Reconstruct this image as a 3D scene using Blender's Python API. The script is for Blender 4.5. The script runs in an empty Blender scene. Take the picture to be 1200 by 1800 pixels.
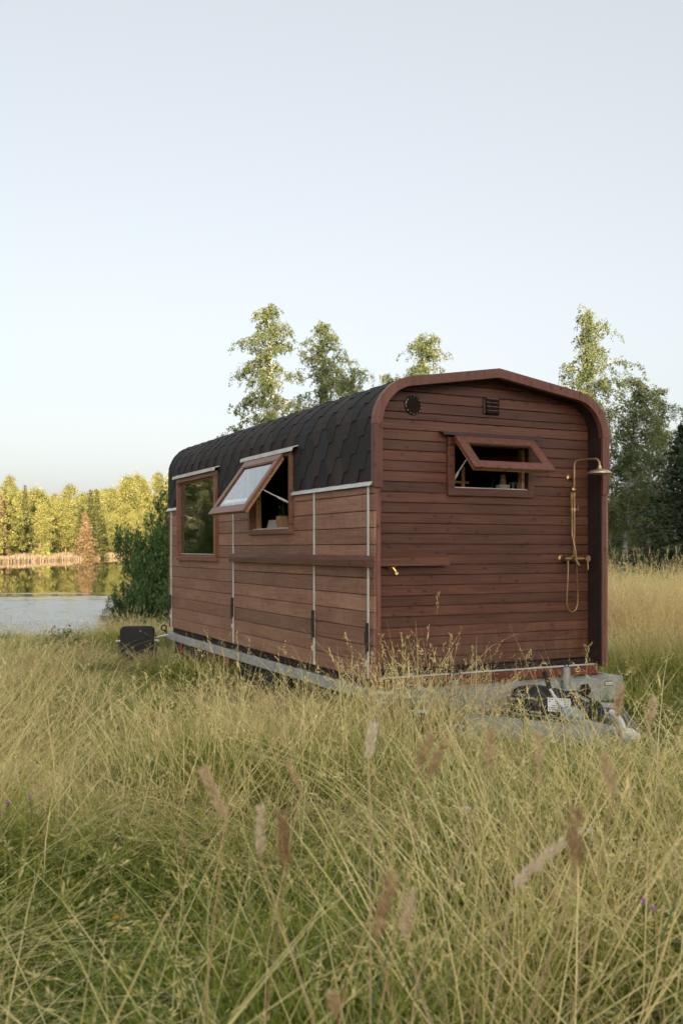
import bpy, math, random
import numpy as np
from mathutils import Vector, Matrix, Euler
R = math.radians
rng = np.random.default_rng(7)
random.seed(7)
scene = bpy.context.scene
COL = scene.collection

# ------------------------------------------------------------------ camera
CAM_H = 1.62
cam_d = bpy.data.cameras.new("camera")
cam = bpy.data.objects.new("camera", cam_d); COL.objects.link(cam)
cam.location = (0, 0, CAM_H); cam.rotation_euler = (R(90), 0, 0)
cam_d.sensor_fit = 'VERTICAL'; cam_d.sensor_height = 36; cam_d.lens = 33.4
cam_d.shift_y = 64 / 1800
cam_d.clip_start = 0.05; cam_d.clip_end = 3000
cam_d.dof.use_dof = True; cam_d.dof.focus_distance = 8.6; cam_d.dof.aperture_fstop = 3.5
scene.camera = cam

# ------------------------------------------------------------------ light
SUN_EL, SUN_AZ = R(8), R(168)          # azimuth clockwise from +Y (view direction)
world = bpy.data.worlds.new("World"); scene.world = world; world.use_nodes = True
nt = world.node_tree; nt.nodes.clear()
sky = nt.nodes.new('ShaderNodeTexSky'); sky.sky_type = 'NISHITA'; sky.sun_disc = False
sky.sun_elevation = SUN_EL; sky.sun_rotation = SUN_AZ
sky.air_density = 1.0; sky.dust_density = 3.2; sky.ozone_density = 1.0
hs = nt.nodes.new('ShaderNodeHueSaturation'); hs.inputs['Saturation'].default_value = 0.36
bg = nt.nodes.new('ShaderNodeBackground'); bg.inputs['Strength'].default_value = 0.127
wo = nt.nodes.new('ShaderNodeOutputWorld')
veil = nt.nodes.new('ShaderNodeMix'); veil.data_type = 'RGBA'; veil.inputs[0].default_value = .6   # thin high cloud over the whole sky
veil.inputs[7].default_value = (1.42, 1.50, 1.58, 1)
nt.links.new(sky.outputs[0], hs.inputs['Color']); nt.links.new(hs.outputs[0], veil.inputs[6]); nt.links.new(veil.outputs[2], bg.inputs['Color'])
nt.links.new(bg.outputs[0], wo.inputs['Surface'])
sun_d = bpy.data.lights.new("sun", 'SUN'); sun_d.energy = 4.4; sun_d.angle = R(0.6); sun_d.color = (1, .80, .54)
sun = bpy.data.objects.new("sun", sun_d); COL.objects.link(sun)
sdir = Vector((math.sin(SUN_AZ) * math.cos(SUN_EL), math.cos(SUN_AZ) * math.cos(SUN_EL), math.sin(SUN_EL)))
sun.rotation_euler = sdir.to_track_quat('Z', 'Y').to_euler()
vs = scene.view_settings
vs.view_transform = 'Standard'; vs.look = 'None'; vs.gamma = 1; vs.use_curve_mapping = False
vs.exposure = 1.8
scene.cycles.max_bounces = 7; scene.cycles.diffuse_bounces = 3; scene.cycles.transmission_bounces = 6; scene.cycles.transparent_max_bounces = 8
scene.cycles.use_adaptive_sampling = True; scene.cycles.adaptive_threshold = 0.02
scene.cycles.use_denoising = True; scene.cycles.caustics_reflective = False; scene.cycles.caustics_refractive = False; scene.cycles.sample_clamp_indirect = 4

# ------------------------------------------------------------------ materials
def mat(name):
    m = bpy.data.materials.new(name); m.use_nodes = True
    t = m.node_tree; return m, t, t.nodes['Principled BSDF'], t.nodes, t.links

def noise(N, L, vec, scale, detail=4, rough=.55):
    n = N.new('ShaderNodeTexNoise'); n.inputs['Scale'].default_value = scale
    n.inputs['Detail'].default_value = detail; n.inputs['Roughness'].default_value = rough
    if vec is not None: L.new(vec, n.inputs['Vector'])
    return n.outputs[0]

def ramp(N, L, fac, stops):
    r = N.new('ShaderNodeValToRGB'); e = r.color_ramp.elements
    while len(e) < len(stops): e.new(.5)
    for i, (p, c) in enumerate(stops):
        e[i].position = p; e[i].color = (*c, 1) if len(c) == 3 else c
    L.new(fac, r.inputs[0]); return r.outputs[0]

def mixc(N, L, fac, a, b, mode='MIX'):
    m = N.new('ShaderNodeMix'); m.data_type = 'RGBA'; m.blend_type = mode
    for s, v in ((m.inputs[0], fac), (m.inputs[6], a), (m.inputs[7], b)):
        if isinstance(v, (int, float)): s.default_value = v
        elif isinstance(v, tuple): s.default_value = (*v, 1)
        else: L.new(v, s)
    return m.outputs[2]

def math_(N, L, op, a, b=None, c=None):
    m = N.new('ShaderNodeMath'); m.operation = op
    for i, v in enumerate((a, b, c)):
        if v is None: continue
        if isinstance(v, (int, float)): m.inputs[i].default_value = v
        else: L.new(v, m.inputs[i])
    return m.outputs[0]

def objcoord(N, L, scale=(1, 1, 1), rand=True):
    tc = N.new('ShaderNodeTexCoord'); mp = N.new('ShaderNodeMapping'); mp.inputs['Scale'].default_value = scale
    if rand:
        oi = N.new('ShaderNodeObjectInfo'); ad = N.new('ShaderNodeVectorMath'); ad.operation = 'ADD'
        sc = N.new('ShaderNodeMath'); sc.operation = 'MULTIPLY'; sc.inputs[1].default_value = 37.
        L.new(oi.outputs['Random'], sc.inputs[0]); L.new(tc.outputs['Object'], ad.inputs[0]); L.new(sc.outputs[0], ad.inputs[1])
        L.new(ad.outputs[0], mp.inputs['Vector'])
    else: L.new(tc.outputs['Object'], mp.inputs['Vector'])
    return mp.outputs[0]

def bump(N, L, b, h, strength=.3, dist=.004):
    n = N.new('ShaderNodeBump'); n.inputs['Strength'].default_value = strength; n.inputs['Distance'].default_value = dist
    L.new(h, n.inputs['Height']); L.new(n.outputs[0], b.inputs['Normal'])

def wood(name, dark, mid, light, vertical=False, rough=.6, weather=.5, knot=.75, smudge=0., dirt=0.):
    m, t, b, N, L = mat(name)
    sc = (14, 14, .9) if vertical else (1.1, 1.1, 34)
    v = objcoord(N, L, sc)
    g = noise(N, L, v, 2.2, 7, .65)
    col = ramp(N, L, g, [(.3, dark), (.52, mid), (.74, light)])
    v2 = objcoord(N, L, (1.5, 1.5, 4))
    blot = noise(N, L, v2, 1.3, 4, .6)
    col = mixc(N, L, math_(N, L, 'MULTIPLY', ramp(N, L, blot, [(.42, (0, 0, 0)), (.72, (1, 1, 1))]), weather), col, light)
    # knots: squashed cells along the grain
    sx = N.new('ShaderNodeSeparateXYZ'); L.new(objcoord(N, L), sx.inputs[0]); cx_ = N.new('ShaderNodeCombineXYZ')
    xy = math_(N, L, 'ADD', sx.outputs[0], sx.outputs[1]); a_, b2 = (sx.outputs[2], xy) if vertical else (xy, sx.outputs[2])
    L.new(math_(N, L, 'MULTIPLY', a_, 6.5), cx_.inputs[0]); L.new(math_(N, L, 'MULTIPLY', b2, 10.5), cx_.inputs[1])
    vo = N.new('ShaderNodeTexVoronoi'); vo.voronoi_dimensions = '2D'; vo.inputs['Scale'].default_value = 1; L.new(cx_.outputs[0], vo.inputs['Vector'])
    k = ramp(N, L, vo.outputs['Distance'], [(.07, (1, 1, 1)), (.11, (.55, .55, .55)), (.2, (0, 0, 0))])
    sc_ = N.new('ShaderNodeSeparateColor'); L.new(vo.outputs['Color'], sc_.inputs[0])
    k = math_(N, L, 'MULTIPLY', k, ramp(N, L, sc_.outputs[0], [(.58, (0, 0, 0)), (.78, (1, 1, 1))]))
    if smudge:                                        # saw marks and stains running across the grain
        sv = N.new('ShaderNodeCombineXYZ'); L.new(math_(N, L, 'MULTIPLY', a_, 9), sv.inputs[0]); L.new(math_(N, L, 'MULTIPLY', b2, 5), sv.inputs[1])
        sm = ramp(N, L, noise(N, L, sv.outputs[0], 1, 5, .7), [(.5, (0, 0, 0)), (.72, (1, 1, 1))])
        col = mixc(N, L, math_(N, L, 'MULTIPLY', sm, smudge), col, dark)
    col = mixc(N, L, math_(N, L, 'MULTIPLY', k, knot), col, tuple(c * .35 for c in dark))
    if dirt:                                          # rain-splashed dirt and run-down streaks on the lowest boards
        pz = N.new('ShaderNodeTexCoord'); sz = N.new('ShaderNodeSeparateXYZ'); L.new(pz.outputs['Object'], sz.inputs[0])
        mr = N.new('ShaderNodeMapRange'); mr.inputs[1].default_value = 1.05; mr.inputs[2].default_value = .5; L.new(sz.outputs[2], mr.inputs[0])
        mp = N.new('ShaderNodeMapping'); mp.inputs['Scale'].default_value = (9, 9, 1.6); L.new(pz.outputs['Object'], mp.inputs[0])
        dn = ramp(N, L, noise(N, L, mp.outputs[0], 1.5, 6, .7), [(.42, (0, 0, 0)), (.68, (1, 1, 1))])
        col = mixc(N, L, math_(N, L, 'MULTIPLY', math_(N, L, 'MULTIPLY', mr.outputs[0], dn), dirt), col, (.24, .17, .12))
    oi = N.new('ShaderNodeObjectInfo')
    val = math_(N, L, 'MULTIPLY_ADD', oi.outputs['Random'], .5, .75)
    hv = N.new('ShaderNodeHueSaturation'); L.new(col, hv.inputs['Color']); L.new(val, hv.inputs['Value'])
    L.new(hv.outputs[0], b.inputs['Base Color'])
    b.inputs['Roughness'].default_value = rough
    bump(N, L, b, g, .35, .003)
    return m

def plain(name, col, rough=.5, metal=0., var=.25, scale=8., bmp=0.):
    m, t, b, N, L = mat(name)
    v = objcoord(N, L)
    n = noise(N, L, v, scale, 5, .6)
    lo = tuple(c * (1 - var) for c in col); hi = tuple(min(1, c * (1 + var)) for c in col)
    L.new(ramp(N, L, n, [(.3, lo), (.7, hi)]), b.inputs['Base Color'])
    b.inputs['Roughness'].default_value = rough; b.inputs['Metallic'].default_value = metal
    if bmp: bump(N, L, b, noise(N, L, v, scale * 6, 3), bmp, .003)
    return m

M = {}
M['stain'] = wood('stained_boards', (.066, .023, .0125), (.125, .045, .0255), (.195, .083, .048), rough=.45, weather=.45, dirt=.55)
M['side_stain'] = wood('lit_weathered_side_boards', (.18, .078, .048), (.285, .138, .088), (.385, .215, .15), rough=.5, weather=.75, knot=.3, smudge=.6, dirt=.4)  # paler than the end boards: sky sheen on this side put into the stain
M['trim_stain'] = wood('stained_trim', (.115, .04, .026), (.18, .068, .045), (.235, .10, .07), vertical=True, rough=.48, weather=.3)
M['frame_stain'] = wood('stained_frame', (.14, .055, .033), (.225, .095, .057), (.29, .14, .087), rough=.45, weather=.3)
M['raw_wood'] = wood('raw_pine', (.36, .19, .085), (.5, .28, .13), (.58, .36, .19), rough=.6, weather=.3)
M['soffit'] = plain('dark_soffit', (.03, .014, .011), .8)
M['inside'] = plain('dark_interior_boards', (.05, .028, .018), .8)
M['white_metal'] = plain('pale_zinc_trim', (.66, .66, .63), .5, .2, .15, 5)
M['galv'] = None
M['dark_metal'] = plain('dark_steel', (.05, .042, .036), .5, .5, .4, 14)
M['black'] = plain('black_plastic', (.010, .0105, .012), .65, 0, .3, 6)
M['vent_brown'] = plain('dark_brown_plastic', (.035, .018, .014), .25, 0, .2, 6)
M['vent_light'] = plain('vent_glint', (.38, .3, .27), .3, 0, .1, 6)
M['brass'] = plain('aged_brass', (.42, .27, .13), .38, .95, .3, 25)
M['brass_pale'] = plain('pale_lit_brass', (.66, .54, .36), .42, .8, .15, 25)  # shower head: its lit, reflecting top put into a paler brass
M['brass_bright'] = plain('bright_brass', (.8, .5, .16), .25, .95, .2, 25)
M['rubber'] = plain('tyre_rubber', (.02, .02, .021), .62, 0, .35, 10, .3)
M['redwood'] = plain('red_primer_board', (.16, .036, .02), .6, 0, .3, 5)
M['white'] = plain('white_paint', (.74, .74, .72), .5, 0, .06, 5)
M['grey_blue'] = plain('grey_blue_boot', (.32, .38, .41), .5, 0, .15, 8)
M['blue'] = plain('blue_plastic', (.03, .04, .2), .4, 0, .2, 8)
M['red'] = plain('red_reflector', (.55, .05, .02), .25, 0, .2, 8)
M['print'] = plain('print_grey', (.1, .1, .12), .6)
M['basket'] = plain('woven_straw', (.48, .3, .16), .8, 0, .4, 60, .6)
M['white_petal'] = plain('white_petals', (.75, .75, .66), .7, 0, .12, 60)
M['purple'] = plain('purple_petals', (.55, .24, .68), .7, 0, .3, 60)
M['yellow'] = plain('yellow_petals', (.7, .45, .03), .7, 0, .2, 60)

def galv():
    m, t, b, N, L = mat('galvanised_steel')
    v = objcoord(N, L)
    vo = N.new('ShaderNodeTexVoronoi'); vo.inputs['Scale'].default_value = 45; L.new(v, vo.inputs['Vector'])
    n = noise(N, L, v, 6, 5)
    c = ramp(N, L, n, [(.3, (.34, .355, .34)), (.7, (.54, .56, .53))])
    c = mixc(N, L, .12, c, vo.outputs['Color'])
    st = ramp(N, L, noise(N, L, objcoord(N, L, (3, 3, 1)), 3, 5), [(.55, (0, 0, 0)), (.75, (1, 1, 1))])
    c = mixc(N, L, math_(N, L, 'MULTIPLY', st, .5), c, (.2, .15, .1))
    L.new(c, b.inputs['Base Color']); b.inputs['Metallic'].default_value = .25; b.inputs['Roughness'].default_value = .5
    return m
M['galv'] = galv()

def shingle_mat():
    m, t, b, N, L = mat('bitumen_shingle')
    v = objcoord(N, L)
    g = noise(N, L, v, 420, 2, .7)
    oi = N.new('ShaderNodeObjectInfo')
    base = ramp(N, L, oi.outputs['Random'], [(0, (.022, .015, .012)), (.3, (.009, .010, .014)), (.6, (.042, .028, .024)), (.8, (.013, .014, .016)), (1, (.022, .026, .031))])
    c = mixc(N, L, ramp(N, L, g, [(.5, (0, 0, 0)), (.75, (1, 1, 1))]), base, (.06, .055, .052))
    c2 = mixc(N, L, math_(N, L, 'MULTIPLY', ramp(N, L, noise(N, L, v, 5, 4), [(.45, (0, 0, 0)), (.8, (1, 1, 1))]), .5), c, (.04, .033, .03))
    L.new(c2, b.inputs['Base Color']); b.inputs['Roughness'].default_value = .85
    bump(N, L, b, g, .6, .003)
    return m
M['shingle'] = shingle_mat()

def glass_mat():
    m, t, b, N, L = mat('window_glass')
    b.inputs['Base Color'].default_value = (.93, .96, .95, 1); b.inputs['Roughness'].default_value = .005
    b.inputs['Transmission Weight'].default_value = 1; b.inputs['IOR'].default_value = 1.95
    v = objcoord(N, L)
    bump(N, L, b, noise(N, L, v, 1.1, 2), .05, .02)
    return m
M['glass'] = glass_mat()

def leafy(name, a, b_, c, trans=.35, attr='tone', gloss=.04):
    """foliage: colour from a per-leaf attribute, part of the light passes through"""
    m = bpy.data.materials.new(name); m.use_nodes = True
    t = m.node_tree; N, L = t.nodes, t.links; N.clear()
    at = N.new('ShaderNodeAttribute'); at.attribute_name = attr
    oi = N.new('ShaderNodeObjectInfo')
    f = math_(N, L, 'ADD', at.outputs['Fac'], math_(N, L, 'MULTIPLY_ADD', oi.outputs['Random'], .3, -.15))
    col = ramp(N, L, f, [(.0, a), (.5, b_), (1., c)])
    d = N.new('ShaderNodeBsdfDiffuse'); tr = N.new('ShaderNodeBsdfTranslucent'); gl = N.new('ShaderNodeBsdfGlossy')
    gl.inputs['Roughness'].default_value = .45
    mx = N.new('ShaderNodeMixShader'); mx.inputs[0].default_value = trans
    mg = N.new('ShaderNodeMixShader'); mg.inputs[0].default_value = gloss
    o = N.new('ShaderNodeOutputMaterial')
    L.new(col, d.inputs[0]); L.new(col, tr.inputs[0])
    L.new(d.outputs[0], mx.inputs[1]); L.new(tr.outputs[0], mx.inputs[2])
    L.new(mx.outputs[0], mg.inputs[1]); L.new(gl.outputs[0], mg.inputs[2]); L.new(mg.outputs[0], o.inputs[0])
    return m
M['birch_leaf'] = leafy('birch_leaves', (.16, .2, .08), (.215, .26, .105), (.28, .31, .14), .5, gloss=.01)
M['alder_leaf'] = leafy('alder_leaves', (.035, .08, .018), (.07, .135, .03), (.15, .24, .065), .4)
M['spruce_leaf'] = leafy('spruce_needles', (.024, .044, .02), (.042, .07, .03), (.075, .11, .045), .15)
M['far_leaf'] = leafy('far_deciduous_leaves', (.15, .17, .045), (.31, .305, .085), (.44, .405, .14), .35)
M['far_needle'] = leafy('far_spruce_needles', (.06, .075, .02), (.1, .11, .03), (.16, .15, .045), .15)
M['dead_needle'] = leafy('dead_spruce_needles', (.14, .1, .05), (.24, .165, .08), (.33, .24, .12), .2)
M['weed_leaf'] = leafy('weed_leaves', (.06, .11, .03), (.1, .17, .045), (.17, .24, .08), .4)
M['reed'] = leafy('reed_stems', (.22, .16, .09), (.36, .27, .17), (.5, .4, .28), .3)

def bark_birch():
    m, t, b, N, L = mat('birch_bark')
    v = objcoord(N, L, (3, 3, 9))
    n = noise(N, L, v, 1.6, 5, .7)
    c = ramp(N, L, n, [(.42, (.04, .035, .03)), (.5, (.5, .47, .42)), (.8, (.68, .66, .6))])
    L.new(c, b.inputs['Base Color']); b.inputs['Roughness'].default_value = .8; return m
M['birch_bark'] = bark_birch()
M['bark'] = plain('brown_bark', (.11, .08, .055), .9, 0, .5, 6, .6)
M['pine_bark'] = plain('pale_trunk_bark', (.3, .22, .14), .9, 0, .4, 3, .4)

def grass_mat(name, root, mid, tip, straw, trans=.35):
    m = bpy.data.materials.new(name); m.use_nodes = True
    t = m.node_tree; N, L = t.nodes, t.links; N.clear()
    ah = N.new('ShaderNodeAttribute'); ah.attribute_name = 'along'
    at = N.new('ShaderNodeAttribute'); at.attribute_name = 'tone'
    ad = N.new('ShaderNodeAttribute'); ad.attribute_name = 'dry'; ad.attribute_type = 'INSTANCER'
    green = ramp(N, L, ah.outputs['Fac'], [(0, root), (.45, mid), (1, tip)])  # roots much darker than tips: shade low in the turf put into the colour
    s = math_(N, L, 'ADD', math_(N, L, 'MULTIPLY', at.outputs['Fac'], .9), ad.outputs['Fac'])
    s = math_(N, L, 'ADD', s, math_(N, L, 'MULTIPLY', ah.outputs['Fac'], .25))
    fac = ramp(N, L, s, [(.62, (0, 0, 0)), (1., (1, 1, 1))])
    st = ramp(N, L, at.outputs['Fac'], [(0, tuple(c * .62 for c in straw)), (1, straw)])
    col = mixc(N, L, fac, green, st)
    d = N.new('ShaderNodeBsdfDiffuse'); tr = N.new('ShaderNodeBsdfTranslucent'); gl = N.new('ShaderNodeBsdfGlossy')
    gl.inputs['Roughness'].default_value = .4
    mx = N.new('ShaderNodeMixShader'); mx.inputs[0].default_value = trans
    mg = N.new('ShaderNodeMixShader'); mg.inputs[0].default_value = .05
    o = N.new('ShaderNodeOutputMaterial')
    L.new(col, d.inputs[0]); L.new(col, tr.inputs[0]); L.new(d.outputs[0], mx.inputs[1]); L.new(tr.outputs[0], mx.inputs[2])
    L.new(mx.outputs[0], mg.inputs[1]); L.new(gl.outputs[0], mg.inputs[2]); L.new(mg.outputs[0], o.inputs[0])
    return m
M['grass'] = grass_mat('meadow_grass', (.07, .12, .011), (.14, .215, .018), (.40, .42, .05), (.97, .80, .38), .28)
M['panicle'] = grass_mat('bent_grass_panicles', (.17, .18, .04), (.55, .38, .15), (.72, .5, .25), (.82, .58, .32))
M['stalk'] = leafy('dry_stalks', (.40, .23, .11), (.78, .58, .34), (.94, .83, .65), .5)

def ground_mat():
    m, t, b, N, L = mat('meadow_soil')
    v = objcoord(N, L, rand=False)
    n = noise(N, L, v, .6, 8, .65); n2 = noise(N, L, v, 9, 6, .7)
    c = mixc(N, L, n2, ramp(N, L, n, [(.35, (.04, .05, .018)), (.65, (.085, .08, .035))]), (.11, .095, .045))
    L.new(c, b.inputs['Base Color']); b.inputs['Roughness'].default_value = .95
    bump(N, L, b, n2, .7, .05); return m
M['ground'] = ground_mat()

def water_mat():
    m, t, b, N, L = mat('lake_water')
    b.inputs['Base Color'].default_value = (.03, .034, .022, 1); b.inputs['Roughness'].default_value = .02
    b.inputs['IOR'].default_value = 1.333
    tc = N.new('ShaderNodeTexCoord'); sp = N.new('ShaderNodeSeparateXYZ'); L.new(tc.outputs['Object'], sp.inputs[0])
    mp = N.new('ShaderNodeMapping'); mp.inputs['Scale'].default_value = (.42, 1.0, 1); L.new(tc.outputs['Object'], mp.inputs[0])
    wv = N.new('ShaderNodeTexWave'); wv.bands_direction = 'Y'; wv.wave_profile = 'SAW'; wv.inputs['Scale'].default_value = .33   # wind waves: long backs, short fronts
    wv.inputs['Distortion'].default_value = 7; wv.inputs['Detail'].default_value = 2; wv.inputs['Detail Scale'].default_value = .8
    L.new(mp.outputs[0], wv.inputs['Vector']); fine = math_(N, L, 'ADD', wv.outputs['Fac'], math_(N, L, 'MULTIPLY', noise(N, L, mp.outputs[0], 2.2, 3, .55), .75))
    mp2 = N.new('ShaderNodeMapping'); mp2.inputs['Scale'].default_value = (.05, .16, 1); L.new(tc.outputs['Object'], mp2.inputs[0])
    patch = noise(N, L, mp2.outputs[0], 1, 3, .6)
    # a breeze ruffles the water near the bank, the far side lies calm
    yy = math_(N, L, 'ADD', sp.outputs['Y'], math_(N, L, 'MULTIPLY', math_(N, L, 'SUBTRACT', patch, .5), 34))
    mr = N.new('ShaderNodeMapRange'); mr.inputs[1].default_value = 50; mr.inputs[2].default_value = 56
    mr.inputs[3].default_value = 1; mr.inputs[4].default_value = .012; L.new(yy, mr.inputs[0])
    h = math_(N, L, 'MULTIPLY', fine, mr.outputs[0])
    bp = N.new('ShaderNodeBump'); bp.inputs['Strength'].default_value = 1; bp.inputs['Distance'].default_value = .045
    L.new(h, bp.inputs['Height']); L.new(bp.outputs[0], b.inputs['Normal'])
    return m
M['water'] = water_mat()

# ------------------------------------------------------------------ mesh helpers
def add_mesh(name, V, F, mt, parent=None, smooth=False, attrs=None, link=True):
    V = np.asarray(V, dtype=np.float32).reshape(-1, 3)
    me = bpy.data.meshes.new(name)
    if isinstance(F, np.ndarray):
        n, k = F.shape
        me.vertices.add(len(V)); me.vertices.foreach_set('co', V.ravel())
        me.loops.add(n * k); me.loops.foreach_set('vertex_index', F.astype(np.int32).ravel())
        me.polygons.add(n); me.polygons.foreach_set('loop_start', np.arange(0, n * k, k, dtype=np.int32))
        me.update(calc_edges=True)
    else:
        me.from_pydata(V.tolist(), [], [tuple(f) for f in F])
    for k_, a in (attrs or {}).items():
        at = me.attributes.new(k_, 'FLOAT', 'POINT'); at.data.foreach_set('value', np.asarray(a, dtype=np.float32))
    if isinstance(mt, (list, tuple)):
        for x in mt: me.materials.append(x)
    else: me.materials.append(mt)
    if smooth: me.polygons.foreach_set('use_smooth', np.ones(len(me.polygons), dtype=bool))
    o = bpy.data.objects.new(name, me)
    if link: COL.objects.link(o)
    if parent is not None: o.parent = parent
    return o

class MB:
    def __init__(s): s.V = []; s.F = []; s.mi = []
    def add(s, V, F, mi=0):
        o = len(s.V); s.V += [tuple(map(float, v)) for v in V]; s.F += [tuple(i + o for i in f) for f in F]; s.mi += [mi] * len(F); return s
    def box(s, x0, x1, y0, y1, z0, z1, mi=0, T=None):
        V = [(x, y, z) for x in (x0, x1) for y in (y0, y1) for z in (z0, z1)]
        if T is not None: V = [T @ Vector(v) for v in V]
        return s.add(V, [(0, 1, 3, 2), (4, 6, 7, 5), (0, 4, 5, 1), (2, 3, 7, 6), (0, 2, 6, 4), (1, 5, 7, 3)], mi)
    def cbox(s, x0, x1, y0, y1, z0, z1, c=.004, mi=0, T=None):
        """box with chamfered edges"""
        lo = np.array((x0, y0, z0), float); hi = np.array((x1, y1, z1), float); c = min(c, (hi - lo).min() * .45)
        V = []; idx = {}
        for sx in (0, 1):
            for sy in (0, 1):
                for sz in (0, 1):
                    for ax in range(3):
                        p = [hi[i] if q else lo[i] for i, q in enumerate((sx, sy, sz))]
                        for i, q in enumerate((sx, sy, sz)):
                            if i != ax: p[i] += -c if q else c
                        idx[(sx, sy, sz, ax)] = len(V); V.append(p)
        F = []
        for ax in range(3):
            a, b = [i for i in range(3) if i != ax]
            for q in (0, 1):
                f = []
                for (u, v) in ((0, 0), (1, 0), (1, 1), (0, 1)):
                    k = [0, 0, 0]; k[ax] = q; k[a] = u; k[b] = v; f.append(idx[(*k, ax)])
                if (q == 1) != (ax != 1): f = f[::-1]
                F.append(f)
        for ax in range(3):                       # edges along ax
            a, b = [i for i in range(3) if i != ax]
            for u in (0, 1):
                for v in (0, 1):
                    k0 = [0, 0, 0]; k0[a] = u; k0[b] = v; k1 = list(k0); k1[ax] = 1
                    F.append([idx[(*k0, a)], idx[(*k1, a)], idx[(*k1, b)], idx[(*k0, b)]])
        for sx in (0, 1):
            for sy in (0, 1):
                for sz in (0, 1): F.append([idx[(sx, sy, sz, ax)] for ax in range(3)])
        if T is not None: V = [T @ Vector(v) for v in V]
        return s.add(V, F, mi)
    def prism(s, pts, axis, a, b, mi=0):
        """polygon pts (2D) extruded along axis from a to b"""
        n = len(pts)
        def P(p, t):
            return {'x': (t, p[0], p[1]), 'y': (p[0], t, p[1]), 'z': (p[0], p[1], t)}[axis]
        V = [P(p, a) for p in pts] + [P(p, b) for p in pts]
        F = [tuple(range(n))[::-1], tuple(range(n, 2 * n))] + [(i, (i + 1) % n, n + (i + 1) % n, n + i) for i in range(n)]
        return s.add(V, F, mi)
    def tube(s, pts, r, n=8, mi=0, cap=True):
        pts = [Vector(p) for p in pts]; rs = r if isinstance(r, (list, tuple, np.ndarray)) else [r] * len(pts)
        V = []; F = []; up = Vector((0, 0, 1)); prev = None
        for i, p in enumerate(pts):
            d = (pts[min(i + 1, len(pts) - 1)] - pts[max(i - 1, 0)]).normalized()
            if prev is None:
                a = d.cross(up) if abs(d.z) < .95 else d.cross(Vector((1, 0, 0)))
            else: a = prev - d * prev.dot(d)
            a.normalize(); prev = a; b = d.cross(a)
            for k in range(n):
                t = 2 * math.pi * k / n; V.append(p + (a * math.cos(t) + b * math.sin(t)) * rs[i])
        for i in range(len(pts) - 1):
            for k in range(n):
                F.append((i * n + k, i * n + (k + 1) % n, (i + 1) * n + (k + 1) % n, (i + 1) * n + k))
        if cap: F.append(tuple(range(n))[::-1]); F.append(tuple(range((len(pts) - 1) * n, len(pts) * n)))
        return s.add(V, F, mi)
    def lathe(s, prof, c=(0, 0, 0), axis=(0, 0, 1), n=16, mi=0):
        ax = Vector(axis).normalized(); q = Vector((0, 0, 1)).rotation_difference(ax); c = Vector(c)
        V = []; F = []
        for (r, h) in prof:
            for k in range(n):
                t = 2 * math.pi * k / n; V.append(c + q @ Vector((r * math.cos(t), r * math.sin(t), h)))
        for i in range(len(prof) - 1):
            for k in range(n): F.append((i * n + k, i * n + (k + 1) % n, (i + 1) * n + (k + 1) % n, (i + 1) * n + k))
        F.append(tuple(range(n))[::-1]); F.append(tuple(range((len(prof) - 1) * n, len(prof) * n)))
        return s.add(V, F, mi)
    def build(s, name, mt, parent=None, smooth=False):
        o = add_mesh(name, s.V, s.F, mt, parent)
        if any(s.mi): o.data.polygons.foreach_set('material_index', s.mi)
        if smooth: 
            o.data.polygons.foreach_set('use_smooth', np.ones(len(o.data.polygons), dtype=bool))
            try: o.data.set_sharp_from_angle(angle=R(35))
            except Exception: pass
        return o

def tag(o, label=None, cat=None, group=None, kind=None):
    if label: o['label'] = label
    if cat: o['category'] = cat
    if group: o['group'] = group
    if kind: o['kind'] = kind
    return o

def empty(name, loc=(0, 0, 0), rz=0):
    o = bpy.data.objects.new(name, None); o.empty_display_size = .2; COL.objects.link(o)
    o.location = loc; o.rotation_euler = (0, 0, rz); return o

def copy_tree(root, loc, rz=0, sc=1.):
    r = root.copy(); COL.objects.link(r); r.location = loc; r.rotation_euler = (0, 0, rz); r.scale = (sc,) * 3 if not isinstance(sc, tuple) else sc
    for ch in list(root.children):
        c = ch.copy(); COL.objects.link(c); c.parent = r
        for g in list(ch.children):
            d = g.copy(); COL.objects.link(d); d.parent = c
    return r

# ------------------------------------------------------------------ terrain and lake
LAKE_Z = -1.1
LAKE = np.array([(-62, 108), (-38, 64), (-24, 38), (-17.5, 27), (-14, 24.2), (-11, 24.6), (-7.4, 26.5), (-8, 34), (-9.8, 42), (-16, 75), (-26, 130),
                 (-38, 200), (-48, 270), (-52, 322), (-62, 330), (-67, 303), (-63, 239), (-65, 182), (-74, 160), (-76, 140)], float)
def lake_sd(x, y):
    """signed distance to the lake outline, negative in the water"""
    x = np.asarray(x, float); y = np.asarray(y, float)
    d = np.full(x.shape, 1e9); ins = np.zeros(x.shape, bool); n = len(LAKE)
    for i in range(n):
        ax, ay = LAKE[i]; bx, by = LAKE[(i + 1) % n]
        ex, ey = bx - ax, by - ay
        t = np.clip(((x - ax) * ex + (y - ay) * ey) / (ex * ex + ey * ey), 0, 1)
        d = np.minimum(d, np.hypot(x - ax - t * ex, y - ay - t * ey))
        c = ((ay > y) != (by > y)) & (x < ex * (y - ay) / (ey if abs(ey) > 1e-9 else 1e-9) + ax)
        ins ^= c
    return np.where(ins, -d, d)
def sstep(a, b, t):
    t = np.clip((t - a) / (b - a), 0, 1); return t * t * (3 - 2 * t)
def wobble(x, y):
    return .5 * np.sin(x * .9 + 1.3 * np.sin(y * .7)) * np.cos(y * .8 + .6 * np.sin(x * 1.1)) + .5 * np.sin(x * .37 - y * .51 + 2)
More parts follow.
